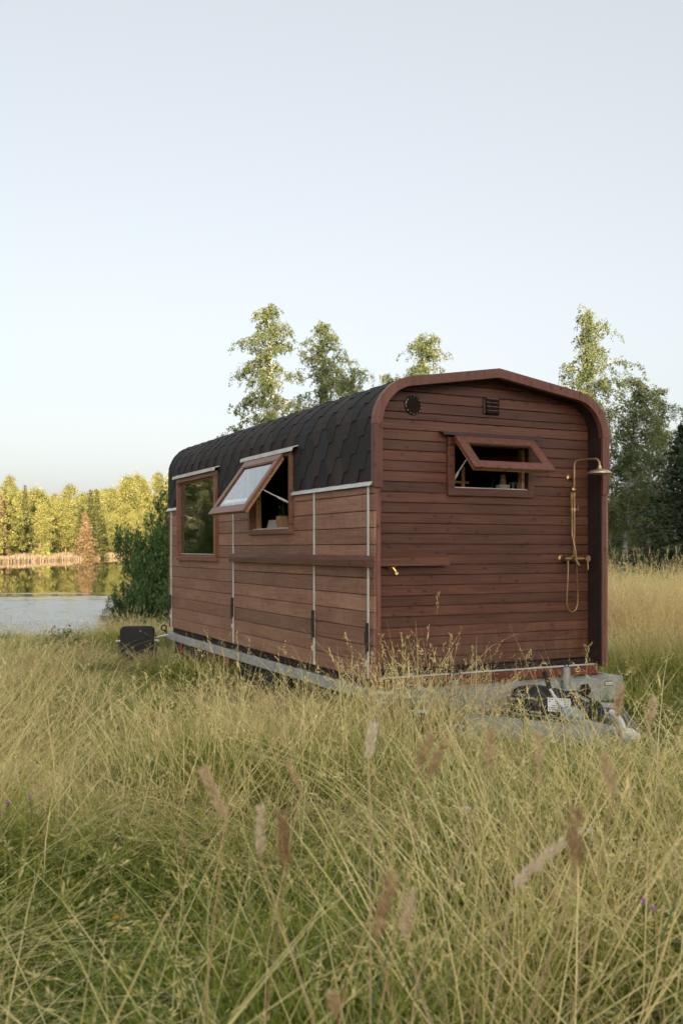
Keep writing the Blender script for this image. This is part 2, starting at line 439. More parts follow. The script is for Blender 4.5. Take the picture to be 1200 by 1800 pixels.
def ground_z(x, y):
    x = np.asarray(x, float); y = np.asarray(y, float)
    sd = lake_sd(x, y)
    z = -1.1 + 1.1 * sstep(0, 11, sd) - 1.2 * sstep(0, 6, -sd)
    z = z + .045 * wobble(x, y) * sstep(0, 4, sd)
    far = sstep(150, 190, y)
    z = z + far * (1.2 * sstep(2, 25, sd) + 7 * sstep(12, 130, sd) + 5 * sstep(8, 60, sd) * sstep(250, 310, y) + 4 * sstep(20, 70, sd) * sstep(300, 345, y))
    z = z + sstep(45, 140, y) * sstep(-30, 40, x) * 2.5
    # unseen wooded rise behind the camera, height and left end shaped for the sunlight
    z = z + 32 * sstep(-50, -165, y) * sstep(8, 27, x)
    return z
def axis_pts(dense0, dense1, step, lo, hi):
    a = list(np.arange(dense0, dense1 + 1e-6, step)); s = step; p = dense1
    while p < hi: s *= 1.16; p += s; a.append(p)
    s = step; p = dense0
    while p > lo: s *= 1.16; p -= s; a.insert(0, p)
    return np.array(a)
gx = axis_pts(-16, 16, .5, -1100, 1100); gy = axis_pts(-4, 46, .5, -900, 1500)
GX, GY = np.meshgrid(gx, gy); GZ = ground_z(GX, GY)
nx, ny = len(gx), len(gy)
ii = (np.arange(ny - 1)[:, None] * nx + np.arange(nx - 1)[None]).ravel()
ground = add_mesh('ground', np.stack([GX, GY, GZ], -1), np.stack([ii, ii + 1, ii + nx + 1, ii + nx], 1), M['ground'], smooth=True)
tag(ground, kind='structure')
lk = LAKE.copy()
xs = np.linspace(-450, 0, 40); ys = np.linspace(10, 345, 40)
LX, LY = np.meshgrid(xs, ys); jj = (np.arange(39)[:, None] * 40 + np.arange(39)[None]).ravel()
water = add_mesh('lake_water', np.stack([LX, LY, np.full_like(LX, LAKE_Z)], -1), np.stack([jj, jj + 1, jj + 41, jj + 40], 1), M['water'], smooth=True)
tag(water, kind='structure')

# ================================================================== the cabin on its trailer
ANG = R(26.12)
CX, CY = .2704, 7.93
W, LEN = 2.5, 6.16
def to_world(u, v):
    return CX + u * math.cos(ANG) - v * math.sin(ANG), CY + u * math.sin(ANG) + v * math.cos(ANG)
def to_local(x, y):
    dx, dy = x - CX, y - CY
    return dx * math.cos(ANG) + dy * math.sin(ANG), -dx * math.sin(ANG) + dy * math.cos(ANG)
cabin = empty('mobile_cabin', (CX, CY, 0), ANG)
tag(cabin, 'brown timber cabin on a trailer with rounded black shingle roof, standing in tall grass', 'cabin')

REC = .18                                   # the end wall sits this far behind the roof edge
Z_ARC, R_ARC, SL = 2.665, .41, R(8.9)
SR = (math.cos(SL), math.sin(SL))
ARC_A = math.pi / 2 - SL
S1 = Z_ARC - 2.15; S2 = S1 + R_ARC * ARC_A
X_A, Z_A = R_ARC * (1 - math.cos(ARC_A)), Z_ARC + R_ARC * math.sin(ARC_A)
S3 = S2 + (W / 2 - X_A) / SR[0]
def prof(s):
    """left roof profile by arc length from the eave: x, z and the outward normal"""
    if s <= S1: return 0., 2.15 + s, -1., 0.
    if s <= S2:
        a = (s - S1) / R_ARC; return R_ARC * (1 - math.cos(a)), Z_ARC + R_ARC * math.sin(a), -math.cos(a), math.sin(a)
    d = s - S2; return X_A + d * SR[0], Z_A + d * SR[1], -SR[1], SR[0]
Z_RIDGE = prof(S3)[1]
def prof_half(off, s0=0., n_arc=9):
    ss = [s0, S1] + [S1 + (S2 - S1) * i / n_arc for i in range(1, n_arc + 1)]
    P = []
    for s in ss:
        x, z, nx_, nz_ = prof(s); P.append((x + nx_ * off, z + nz_ * off))
    P.append((W / 2, Z_RIDGE + off / SR[0]))
    return P
def prof_full(off, s0=0.):
    h = prof_half(off, s0); return h + [(W - x, z) for x, z in h[::-1][1:]]
def inner_x(z, off):
    """x of the profile (offset inwards) at height z, left half"""
    pts = prof_half(off)
    if z <= pts[0][1]: return pts[0][0]
    for (x0, z0), (x1, z1) in zip(pts, pts[1:]):
        if z0 <= z <= z1: return x0 + (x1 - x0) * (z - z0) / max(1e-9, z1 - z0)
    return W / 2

# windows: rectangles (along, z) of the outer frame
WIN1 = (4.0, 5.65, 1.46, 2.565)
WIN2 = (1.69, 2.89, 1.765, 2.60)
WIN3 = (.823, 1.765, 2.09, 2.612)

def pieces(a0, a1, z0, z1, holes, eps=1e-4):
    """cut rectangles out of a strip"""
    out = [(a0, a1, z0, z1)]
    for (h0, h1, k0, k1) in holes:
        nxt = []
        for (p0, p1, q0, q1) in out:
            if h1 <= p0 or h0 >= p1 or k1 <= q0 or k0 >= q1: nxt.append((p0, p1, q0, q1)); continue
            if h0 > p0 + eps: nxt.append((p0, h0, q0, q1))
            if h1 < p1 - eps: nxt.append((h1, p1, q0, q1))
            if k0 > q0 + eps: nxt.append((max(p0, h0), min(p1, h1), q0, k0))
            if k1 < q1 - eps: nxt.append((max(p0, h0), min(p1, h1), k1, q1))
        out = nxt
    return [o for o in out if o[1] - o[0] > .004 and o[3] - o[2] > .004]
def shrink(w, d): return (w[0] + d, w[1] - d, w[2] + d, w[3] - d)

# --- structural shells (dark, behind the boards)
sh = MB()
holes = [shrink(WIN1, .03), shrink(WIN2, .03)]
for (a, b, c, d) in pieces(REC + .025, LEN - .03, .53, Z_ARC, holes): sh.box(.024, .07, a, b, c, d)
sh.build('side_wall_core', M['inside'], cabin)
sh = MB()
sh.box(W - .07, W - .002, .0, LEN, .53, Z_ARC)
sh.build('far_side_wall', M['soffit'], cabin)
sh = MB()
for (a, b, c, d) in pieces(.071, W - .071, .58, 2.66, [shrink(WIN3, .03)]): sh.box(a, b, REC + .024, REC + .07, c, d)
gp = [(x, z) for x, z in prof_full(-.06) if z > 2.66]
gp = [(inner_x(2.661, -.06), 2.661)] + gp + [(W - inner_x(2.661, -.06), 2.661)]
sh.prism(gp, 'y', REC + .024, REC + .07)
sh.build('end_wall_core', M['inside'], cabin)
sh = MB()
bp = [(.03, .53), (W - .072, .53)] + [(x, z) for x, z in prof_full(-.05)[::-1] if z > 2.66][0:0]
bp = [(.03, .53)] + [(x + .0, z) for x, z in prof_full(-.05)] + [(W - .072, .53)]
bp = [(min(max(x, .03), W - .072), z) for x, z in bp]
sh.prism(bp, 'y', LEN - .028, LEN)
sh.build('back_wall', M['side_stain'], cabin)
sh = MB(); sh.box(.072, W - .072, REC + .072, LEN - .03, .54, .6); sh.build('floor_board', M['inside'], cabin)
# roof deck: shell between two offsets of the profile above the walls
fo = prof_full(-.001, S1 + .001); fi = prof_full(-.05, S1 + .001)
sh = MB(); n = len(fo)
V = [(x, y, z) for y in (0., LEN) for P in (fo, fi) for x, z in P]
F = []
for i in range(n - 1):
    F += [(i, i + 1, 2 * n + i + 1, 2 * n + i), (n + i, 3 * n + i, 3 * n + i + 1, n + i + 1), (i, n + i, n + i + 1, i + 1), (2 * n + i, 2 * n + i + 1, 3 * n + i + 1, 3 * n + i)]
F += [(0, 2 * n, 3 * n, n), (n - 1, 2 * n - 1, 4 * n - 1, 3 * n - 1)]
sh.add(V, F); sh.build('roof_deck', M['soffit'], cabin)

# --- left side boards, one object each
STRIPS = [.091, 1.19, 3.449, 6.02]
ROW = .1425
def side_board(a, b, c, d):
    t = random.uniform(-.0015, .0015); g = .0025
    p = [(.0225, c + g), (.005 + t, c + g), (t, c + g + .005), (t, d - g - .005), (.005 + t, d - g), (.0225, d - g)]
    m = MB(); m.prism(p, 'y', a + .001, b - .001); return m
z = .512; rows = []
while z < 2.15: rows.append((z, min(z + ROW, 2.147))); z += ROW
segs = list(zip([0.002] + STRIPS, STRIPS + [LEN]))
for (c, d) in rows:
    for (a, b) in segs:
        for (p, q, r_, s_) in pieces(a, b, c, d, [shrink(WIN1, .02), shrink(WIN2, .02)]):
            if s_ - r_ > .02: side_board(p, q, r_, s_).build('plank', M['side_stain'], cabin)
for v in STRIPS:                                    # pale vertical cover strips with dark latches
    hi_ = 2.146
    for (p, q, r_, s_) in pieces(v - .013, v + .013, .52, hi_, [WIN1, WIN2] + ([(v - .1, v + .1, 1.457, 1.56)] if v < 3.46 else [])):
        m = MB(); m.cbox(-.012, .0, p, q, r_, s_, .003); m.build('cover_strip', M['white_metal'], cabin)
    z0, z1 = {0.091: (.752, .992), 1.19: (.778, 1.037), 3.449: (.821, 1.052), 6.02: (.774, .973)}[v]
    m = MB(); zc = (z0 + z1) / 2
    m.cbox(-.026, -.0125, v - .022, v + .012, z0, z1, .003); m.cbox(-.034, -.0255, v - .03, v + .004, z0 + .01, z0 + .085, .003)
    m.cbox(-.034, -.0255, v - .03, v + .004, z1 - .085, z1 - .01, .003); m.tube([(-.036, v - .012, z0 - .02), (-.036, v - .012, z1)], .006, 6)
    m.cbox(-.033, -.0258, v + .0125, v + .022, zc - .05, zc + .05, .002)
    lt = m.build('latch', M['dark_metal'], cabin)
    m = MB(); m.lathe([(.012, 0), (.024, .001), (.024, .008), (.012, .008)], (-.012, v + .012, z0 - .1), (-1, 0, 0), 12); m.build('latch_eye', M['white_metal'], lt)

# chamfered timber rail round the side and the end
m = MB(); m.prism([(0, 1.458), (-.085, 1.468), (-.085, 1.522), (-.03, 1.558), (0, 1.558)], 'y', -.002, 3.39)
m.build('side_rail', M['stain'], cabin)
m = MB(); m.prism([(REC, 1.462), (REC - .095, 1.470), (REC - .095, 1.538), (REC - .04, 1.574), (REC, 1.574)], 'x', .067, .80)
m.build('end_rail', M['stain'], cabin)

# --- front end boards
FR = .0905
z = .573
while z < 3.14:
    c, d = z, z + FR; z += FR
    if 2.70 < c < 2.76: d = c + .065; z = d
    def ends(zz): return max(.067, inner_x(min(zz, Z_RIDGE - .07), -.052)) if zz > 2.6 else .067
    for (p, q, r_, s_) in pieces(.067, W - .072, c, d, [shrink(WIN3, .02)]):
        l0 = max(p, ends(r_)); l1 = max(p, ends(s_)); r0 = min(q, W - max(.072, ends(r_))); r1 = min(q, W - max(.072, ends(s_)))
        if r0 - l0 < .03 or s_ - r_ < .012: continue
        if r1 - l1 < .02: l1 = r1 = (l0 + r0) / 2; l1 -= .005; r1 += .005
        t = REC + random.uniform(-.0015, .0015); g = .0016
        def P(yy, zz):
            k = (zz - r_) / (s_ - r_); return (l0 + (l1 - l0) * k, yy, zz), (r0 + (r1 - r0) * k, yy, zz)
        cs = [(REC + .022, r_ + g), (t + .003, r_ + g), (t, r_ + g + .003), (t, s_ - g - .0065), (t + .0065, s_ - g), (REC + .022, s_ - g)]
        L_ = [P(*k)[0] for k in cs]; R_ = [P(*k)[1] for k in cs]
        m = MB(); m.add(L_ + R_, [tuple(range(6)), tuple(range(6, 12))[::-1]] + [(i, i + 6, (i + 1) % 6 + 6, (i + 1) % 6) for i in range(6)])
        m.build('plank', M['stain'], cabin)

# corner posts under the trim
for (x0, x1) in ((.0235, .066), (W - .052, W - .003)):
    m = MB(); m.cbox(x0, x1, -.004, REC + .02, .5, 2.2, .004); m.build('corner_post', M['trim_stain'], cabin)
m = MB(); m.box(W - .0705, W - .0525, .012, REC + .02, .52, 2.6); m.build('inner_cheek', M['soffit'], cabin)
m = MB(); m.box(W - .002, W + .018, .0, LEN, .512, 2.148); m.build('far_side_boards', M['side_stain'], cabin)

# roof edge trim: separate boards along the outline (straight, bent, slope, slope, bent, straight)
def trim_piece(pts_o, pts_i, name='edge_trim'):
    k = len(pts_o); V = []
    for y in (-.028, .03):
        V += [(x, y, z) for x, z in pts_o] + [(x, y, z) for x, z in pts_i]
    F = []
    for i in range(k - 1):
        F += [(i, i + 1, k + i + 1, k + i), (2 * k + i, 3 * k + i, 3 * k + i + 1, 2 * k + i + 1), (i, 2 * k + i, 2 * k + i + 1, i + 1), (k + i, k + i + 1, 3 * k + i + 1, 3 * k + i)]
    F += [(0, k, 3 * k, 2 * k), (k - 1, 3 * k - 1, 4 * k - 1, 2 * k - 1)]
    mm = MB(); mm.add(V, F)
    for i in (1, -2) if k > 3 else (0, -1):           # screw heads
        pass
    return mm.build(name, M['trim_stain'], cabin)
def tp(s0, s1, n, mirror):
    o, i = [], []
    for k in range(n):
        s = s0 + (s1 - s0) * k / (n - 1); x, z, a, b = prof(s)
        xo, zo, xi, zi = x + a * .012, z + b * .012, x - a * .068, z - b * .068
        if abs(s - S3) < 1e-6: xo = xi = W / 2; zo = z + .012 / SR[0]; zi = z - .068 / SR[0]
        if mirror: xo, xi = W - xo, W - xi
        o.append((xo, zo)); i.append((xi, zi))
    return (o, i) if not mirror else (o[::-1], i[::-1])
for mir in (False, True):
    trim_piece(*tp(-.02, S1 - .0015, 2, mir)); trim_piece(*tp(S1 + .0015, S2 - .0015, 10, mir))
    o_, i_ = tp(S2 + .0015, S3, 2, mir)
    trim_piece(o_, i_)
scr = None
for s in (.05, S1 - .06, S1 + .06, S2 - .06, S2 + .08, S2 + .45, S3 - .06):
    x, z, a, b = prof(s)
    for xx in (x - a * .03, W - (x - a * .03)):
        if scr is None:
            m = MB(); m.lathe([(.0045, 0), (.0045, .002)], (0, 0, 0), (0, -1, 0), 6); o = scr = m.build('screw', M['dark_metal'], cabin)
        else: o = scr.copy(); COL.objects.link(o)
        o.location = (xx, -.0285, z - b * .03)

# --- shingles, one object each on the visible slope
PT, SA, SH = .31, .085, .143
SRUN = PT / 2 - SA
nrow = int(S3 / SH) + 1
def tab_mesh(k, lim=None, v_c=0.):
    """hexagon tab of course k around v=0; lim clamps v to one side of a window"""
    sb = k * SH + .004
    ss = [sb, sb + SH * .5, sb + SH, sb + SH + .002, sb + SH * 1.5, sb + SH * 1.95]
    hw = [SA / 2, SA / 2 + SRUN / 2, SA / 2 + SRUN, PT / 2 - .0006, PT / 2 - .0006, PT / 2 - .0006]
    top, low = [], []
    for s, h_ in zip(ss, hw):
        s = min(s, S3 - .0)
        x, z_, a, b = prof(s); k_ = (s - sb) / (SH * 2); off = .0125 - .010 * k_
        for sg in (-1, 1):
            vv = sg * h_
            if lim is not None:
                if lim[0] == 'max': vv = min(vv, lim[1] - v_c)
                else: vv = max(vv, lim[1] - v_c)
            top.append((x + a * off, vv, z_ + b * off)); low.append((x + a * (off - .0062), vv, z_ + b * (off - .0062)))
    n = len(ss); V = top + low; F = []
    for i in range(n - 1):
        F.append((2 * i, 2 * i + 2, 2 * i + 3, 2 * i + 1))
        for sgn in (0, 1):
            q = (2 * i + sgn, 2 * i + 2 + sgn, 2 * n + 2 * i + 2 + sgn, 2 * n + 2 * i + sgn); F.append(q if sgn else q[::-1])
    F.append((0, 1, 2 * n + 1, 2 * n))
    return V, F
wins = [WIN1, WIN2]; nsh = 0
rest = MB()
for k in range(nrow):
    if k * SH + .02 > S3: continue
    base_me = None
    for c in range(-1, 22):
        v_c = c * PT + (PT / 2 if k % 2 else 0) + .05
        lo, hi = v_c - PT / 2, v_c + PT / 2
        lim = None; skip = False
        if hi < .04 or lo > LEN - .01: continue
        if lo < .032: lim = ('min', .032)
        if hi > LEN: lim = ('max', LEN)
        for w in wins:
            if k * SH + 2.15 < w[3] - .03:
                a, b = w[0] + .02, w[1] - .02
                if lo >= a and hi <= b: skip = True
                elif lo < a < hi: lim = ('max', a)
                elif lo < b < hi: lim = ('min', b)
        if skip: continue
        if lim is None:
            if base_me is None:
                V, F = tab_mesh(k); o = add_mesh('shingle', V, F, M['shingle'], cabin); base_me = o.data
            else:
                o = bpy.data.objects.new('shingle', base_me); COL.objects.link(o); o.parent = cabin
        else:
            V, F = tab_mesh(k, lim, v_c); o = add_mesh('shingle', V, F, M['shingle'], cabin)
        o.location = (0, v_c, 0); nsh += 1
        Vm, Fm = tab_mesh(k); rest.add([(W - x, min(max(y + v_c, .032), LEN), z) for x, y, z in Vm], [f[::-1] for f in Fm])
r_ = rest.build('shingles_far_slope', M['shingle'], cabin); r_['kind'] = 'stuff'
m = MB(); m.prism([(W / 2 - .12, Z_RIDGE - .003), (W / 2, Z_RIDGE + .017), (W / 2 + .12, Z_RIDGE - .003), (W / 2, Z_RIDGE + .009)], 'y', .032, LEN); m.build('ridge_cap', M['shingle'], cabin)
# black backing under the side shingles
m = MB()
for (a, b, c, d) in pieces(.03, LEN, 2.15, Z_ARC, [shrink(WIN1, .03), shrink(WIN2, .03)]): m.box(.001, .0235, a, b, c, d)
m.build('roof_underlay', M['soffit'], cabin)
# pale drip edge under the shingles
for (a, b) in ((.012, WIN2[0] - .005), (WIN2[1] + .005, WIN1[0] - .005), (WIN1[1] + .005, LEN + .01)):
    m = MB(); m.prism([(-.003, 2.186), (-.024, 2.176), (-.036, 2.146), (-.033, 2.143), (-.02, 2.156), (0, 2.152)], 'y', a, b); m.build('drip_edge', M['white_metal'], cabin)

# --- windows
def frame_boxes(m, a0, a1, z0, z1, w, o0, o1, put):
    put(m, a0, a1, z0, z0 + w, o0, o1); put(m, a0, a1, z1 - w, z1, o0, o1)
    put(m, a0, a0 + w, z0 + w + .0006, z1 - w - .0006, o0 + .001, o1); put(m, a1 - w, a1, z0 + w + .0006, z1 - w - .0006, o0 + .001, o1)
def put_left(m, a0, a1, z0, z1, o0, o1): m.cbox(o0, o1, a0, a1, z0, z1, .004)
def put_end(m, a0, a1, z0, z1, o0, o1): m.cbox(a0, a1, REC + o0, REC + o1, z0, z1, .004)
# fixed window
m = MB(); frame_boxes(m, *WIN1, .06, -.045, .06, put_left); w1 = m.build('window', M['frame_stain'], cabin)
w1['label'] = 'large fixed window reflecting green trees'
m = MB(); i1 = shrink(WIN1, .061); frame_boxes(m, *i1, .022, -.012, .03, put_left); m.build('glazing_bead', M['frame_stain'], w1)
m = MB(); i2 = shrink(i1, .012); m.box(.004, .010, *i2); m.build('pane', M['glass'], w1)
m = MB(); m.cbox(-.011, .003, i1[0] + .024, i1[1] - .024, i1[2] + .0225, i1[2] + .031, .002); m.build('sill_strip', M['white_metal'], w1)
def cap_left(a, b, z, par):
    m = MB(); m.prism([(0, z + .04), (-.075, z + .015), (-.078, z - .022), (-.071, z - .022), (-.068, z + .008), (0, z + .028)], 'y', a, b); return m.build('drip_cap', M['white_metal'], par)
cap_left(3.93, 5.73, 2.583, w1)
# open window on the side
m = MB(); frame_boxes(m, *WIN2, .055, -.04, .075, put_left)
w2 = m.build('window', M['frame_stain'], cabin); w2['label'] = 'top-hung side window standing open'
m = MB(); m.cbox(.0, .13, WIN2[0] + .058, WIN2[1] - .058, WIN2[2] + .0555, WIN2[2] + .068, .003); m.build('sill_strip', M['white'], w2)
m = MB(); m.cbox(.03, .075, WIN2[1] - .125, WIN2[1] - .07, WIN2[2] + .07, WIN2[3] - .06, .003); m.build('inner_jamb', M['raw_wood'], w2)
cap_left(1.56, 3.03, 2.60, w2)
def sash(parent, T, wid, ln, hang, fm):
    """hung leaf: local x along the hinge, -z down the leaf, -y outwards"""
    s = empty('sash_pivot') if False else None
    m = MB(); f = .085
    m.cbox(0, wid, -.03, .0, -f, 0, .004, T=T); m.cbox(0, wid, -.03, .0, -ln, -ln + f, .004, T=T)
    m.cbox(0, f, -.029, .0, -ln + f + .0006, -f - .0006, .004, T=T); m.cbox(wid - f, wid, -.029, .0, -ln + f + .0006, -f - .0006, .004, T=T)
    sa = m.build('sash', fm, parent)
    m = MB(); e = .02                                  # raw pine inner half of the leaf
    g = .06
    m.cbox(e, wid - e, .001, .032, -g, -e, .003, T=T); m.cbox(e, wid - e, .001, .032, -ln + e, -ln + g, .003, T=T)
    m.cbox(e, g, .001, .031, -ln + g + .0006, -g - .0006, .003, T=T); m.cbox(wid - g, wid - e, .001, .031, -ln + g + .0006, -g - .0006, .003, T=T)
    m.build('sash_inner', M['raw_wood'], parent)
    m = MB(); m.box(f - .012, wid - f + .012, -.012, -.006, -ln + f - .012, -f + .012, T=T); m.build('pane', M['glass'], parent)
    m = MB(); b = .012
    m.box(f + .0005, wid - f - .0005, -.024, -.0125, -f - b, -f - .0005, T=T); m.box(f + .0005, wid - f - .0005, -.024, -.0125, -ln + f + .0005, -ln + f + b, T=T)
    m.box(f + .0005, f + b, -.0235, -.0125, -ln + f + b + .0005, -f - b - .0005, T=T); m.box(wid - f - b, wid - f - .0005, -.0235, -.0125, -ln + f + b + .0005, -f - b - .0005, T=T)
    m.build('glazing_bead', M['stain'], parent)
    return sa
def basis(o, xa, ya, za):
    return Matrix(((xa[0], ya[0], za[0], o[0]), (xa[1], ya[1], za[1], o[1]), (xa[2], ya[2], za[2], o[2]), (0, 0, 0, 1)))
th = R(36)
# local x -> -v direction so that outwards (-y) is cabin -x, turned outwards at the foot
T2 = basis((-.06, 2.86, 2.555), (0, -1, 0), (math.cos(th), 0, -math.sin(th)), (math.sin(th), 0, math.cos(th)))
sash(w2, T2, 1.07, .72, th, M['frame_stain'])
m = MB(); m.tube([(-.30, 1.84, 2.22), (-.12, 1.80, 2.13)], .006, 6); m.tube([(-.13, 1.803, 2.135), (.03, 1.765, 2.055)], .011, 8); m.build('gas_strut', M['white_metal'], w2)
m = MB()
for v in (1.95, 2.33, 2.72): m.tube([(-.05, v - .05, 2.572), (-.05, v + .05, 2.572)], .009, 6)
m.build('hinge', M['white_metal'], w2)
# open window in the end wall
m = MB(); frame_boxes(m, *WIN3, .07, -.038, .07, put_end)
w3 = m.build('window', M['stain'], cabin); w3['label'] = 'wide top-hung end window standing open'
m = MB(); m.cbox(WIN3[0] + .072, WIN3[1] - .072, REC - .02, REC + .12, WIN3[2] + .0705, WIN3[2] + .079, .002); m.build('sill_strip', M['white'], w3)
m = MB(); m.cbox(WIN3[1] - .118, WIN3[1] - .085, REC + .0, REC + .06, WIN3[2] + .081, WIN3[3] - .08, .003); m.build('inner_jamb', M['raw_wood'], w3)
m = MB(); m.prism([(REC, 2.662), (REC - .085, 2.642), (REC - .09, 2.622), (REC - .084, 2.622), (REC - .08, 2.634), (REC, 2.65)], 'x', .745, 1.82); m.build('drip_cap', M['vent_brown'], w3)
th = R(46)
T3 = basis((.862, REC - .062, 2.602), (1, 0, 0), (0, math.cos(th), -math.sin(th)), (0, math.sin(th), math.cos(th)))
sash(w3, T3, .865, .435, th, M['trim_stain'])
m = MB(); m.tube([(.93, .02, 2.40), (.905, .12, 2.29)], .006, 6); m.tube([(.907, .115, 2.295), (.897, .20, 2.20)], .011, 8); m.build('gas_strut', M['white_metal'], w3)

# --- vents on the end wall
m = MB(); c = (.478, REC, 2.87)
m.lathe([(.085, 0), (.088, .006), (.084, .016), (.07, .02), (.066, .01)], c, (0, -1, 0), 28)
vt = m.build('vent', M['vent_brown'], cabin, True); vt['label'] = 'round brown wall vent'
m = MB()
for i in range(7):
    zz = -.054 + i * .018; hw_ = math.sqrt(max(.0005, .066 ** 2 - zz ** 2))
    T = Matrix.Translation((c[0], REC - .016, c[2] + zz)) @ Matrix.Rotation(R(38), 4, 'X'); m.cbox(-hw_, hw_, -.006, .002, -.007, .007, .001, T=T)
m.build('vent_slats', M['vent_brown'], vt)
m = MB()
for i in range(14):
    a = 2 * math.pi * i / 14 + .2; m.lathe([(.0055, 0), (.005, .004), (.002, .005)], (c[0] + .076 * math.cos(a), REC - .0195, c[2] + .076 * math.sin(a)), (0, -1, 0), 6)
m.build('vent_rivets', M['vent_light'], vt)
m = MB(); m.cbox(1.215, 1.385, REC - .022, REC + .002, 2.835, 2.985, .008); vq = m.build('vent', M['vent_brown'], cabin); vq['label'] = 'square louvred brown wall vent'
for i in range(4):
    T = Matrix.Translation((1.3, REC - .03, 2.86 + i * .036)) @ Matrix.Rotation(R(-35), 4, 'X')
    m = MB(); m.cbox(-.07, .07, -.006, .006, -.018, .018, .002, T=T); m.build('louvre', M['vent_brown'], vq)
    m = MB(); m.cbox(-.06, .06, -.0075, -.0062, .01, .0165, .0005, T=T); m.build('louvre_edge', M['vent_light'], vq)

# --- outdoor shower on the end wall
shw = MB(); YB = REC - .075
shw.tube([(2.2, YB, 1.53), (2.2, YB, 2.38), (2.203, YB, 2.42), (2.215, YB - .012, 2.447), (2.235, YB - .04, 2.455), (2.285, YB - .17, 2.458), (2.3, YB - .205, 2.45), (2.308, YB - .222, 2.425), (2.31, YB - .226, 2.375)], .0115, 10)
sp_ = shw.build('shower', M['brass'], cabin, True)
m = MB(); m.lathe([(.014, .07), (.017, .062), (.018, .045), (.032, .035), (.085, .022), (.108, .006), (.11, -.004), (.103, -.01), (.0, -.01)], (2.31, YB - .226, 2.322), (0, 0, 1), 26); m.build('shower_head', M['brass_pale'], sp_, True)
m = MB(); m.lathe([(.034, 0), (.034, .006), (.02, .012), (.013, .02), (.012, .07)], (2.2, REC, 2.29), (0, -1, 0), 18); m.build('wall_flange', M['brass'], sp_, True)
m = MB(); m.lathe([(.02, -.022), (.027, -.01), (.028, .004), (.022, .018), (.01, .025)], (2.165, YB - .03, 2.175), (-.2, -1, .35), 14)
m.tube([(2.165, YB - .018, 2.16), (2.162, YB - .01, 2.12), (2.163, YB - .008, 2.05), (2.168, YB - .006, 1.99)], [.013, .016, .015, .009], 10); m.build('hand_shower', M['brass'], sp_, True)
m = MB(); m.tube([(2.145, YB - .006, 1.985), (2.25, YB - .006, 1.985)], .007, 8); m.lathe([(.019, -.016), (.019, .016)], (2.2, YB, 1.985), (0, 0, 1), 12); m.lathe([(.014, -.014), (.014, .02)], (2.166, YB - .008, 1.985), (0, 0, 1), 12); m.tube([(2.235, YB - .006, 1.985), (2.24, YB - .012, 2.02)], .005, 6); m.build('slide_bracket', M['brass'], sp_, True)
m = MB()
m.tube([(2.095, YB + .01, 1.52), (2.36, YB + .0, 1.52)], .022, 12); m.lathe([(.036, 0), (.036, .006), (.022, .014), (.016, .08)], (2.105, REC, 1.522), (0, -1, 0), 18); m.lathe([(.036, 0), (.036, .006), (.022, .014), (.016, .08)], (2.255, REC, 1.522), (0, -1, 0), 18)
m.lathe([(.03, -.012), (.032, .0), (.03, .03)], (2.335, YB - .012, 1.525), (0, -1, 0), 16); m.lathe([(.022, -.012), (.025, .0), (.022, .036)], (2.19, YB - .01, 1.52), (0, -1, 0), 14)
m.tube([(2.335, YB - .03, 1.515), (2.337, YB - .035, 1.42)], .007, 8); m.tube([(2.2, YB - .03, 1.5), (2.203, YB - .075, 1.45)], [.016, .013], 10); m.tube([(2.125, YB, 1.505), (2.127, YB, 1.43)], .01, 8)
m.build('mixer_valve', M['brass'], sp_, True)
hp = [(2.168, YB - .006, 1.985), (2.168, YB - .004, 1.9), (2.175, YB + .002, 1.75), (2.19, YB - .03, 1.6), (2.205, YB - .03, 1.45), (2.225, YB - .01, 1.3), (2.243, YB, 1.16), (2.24, YB, 1.09), (2.215, YB, 1.035), (2.175, YB, 1.018), (2.135, YB, 1.035), (2.112, YB, 1.09), (2.112, YB, 1.2), (2.122, YB, 1.33), (2.127, YB, 1.44)]
m = MB(); m.tube(hp, .0075, 8); m.build('shower_hose', M['brass'], sp_, True)
m = MB(); m.lathe([(.016, 0), (.016, .015), (.011, .02), (.011, .06)], (.245, REC, 1.455), (0, -1, 0), 12); m.tube([(.225, REC - .05, 1.462), (.285, REC - .05, 1.47)], [.011, .014], 8); m.tube([(.25, REC - .055, 1.455), (.27, REC - .07, 1.42)], .012, 8)
m.lathe([(.007, -.008), (.016, -.006), (.016, .006), (.007, .008)], (.275, REC - .075, 1.405), (0, -1, .2), 12); m.build('garden_tap', M['brass_bright'], cabin, True)

# --- underside, trailer frame, wheels, drawbar
m = MB(); m.box(.05, W - .05, REC + .03, LEN - .05, .44, .525); m.build('under_floor', M['soffit'], cabin)
m = MB(); m.box(.02, W - .02, REC - .03, REC + .028, .525, .565); m.build('base_sill', M['soffit'], cabin)
m = MB(); m.cbox(.04, W - .03, .085, .1, .508, .523, .003); m.build('threshold_strip', M['white_metal'], cabin)
m = MB(); m.cbox(.03, W - .06, .035, .084, .43, .505, .004); m.build('base_board', M['redwood'], cabin)
for x in (-.012, W - .04):
    m = MB(); m.cbox(x, x + .05, -.12, LEN + .1, .335, .432, .004); m.build('side_rail_steel', M['galv'], cabin)
m = MB(); m.cbox(-.02, W + .03, -.19, -.13, .21, .418, .006); m.cbox(-.02, W + .03, -.19, -.03, .4185, .428, .002)
bm_ = m.build('front_cross_beam', M['galv'], cabin)
m = MB(); m.cbox(2.30, 2.40, -.197, -.1905, .35, .392, .003); m.build('marker_lamp_base', M['black'], bm_)
m = MB(); m.cbox(2.308, 2.392, -.206, -.1972, .356, .387, .003); m.build('marker_lamp', M['white'], bm_)
for y in (1.5, 3.0, 4.5, 6.0):
    m = MB(); m.cbox(.04, W - .042, y, y + .06, .34, .425, .004); m.build('cross_member', M['galv'], cabin)
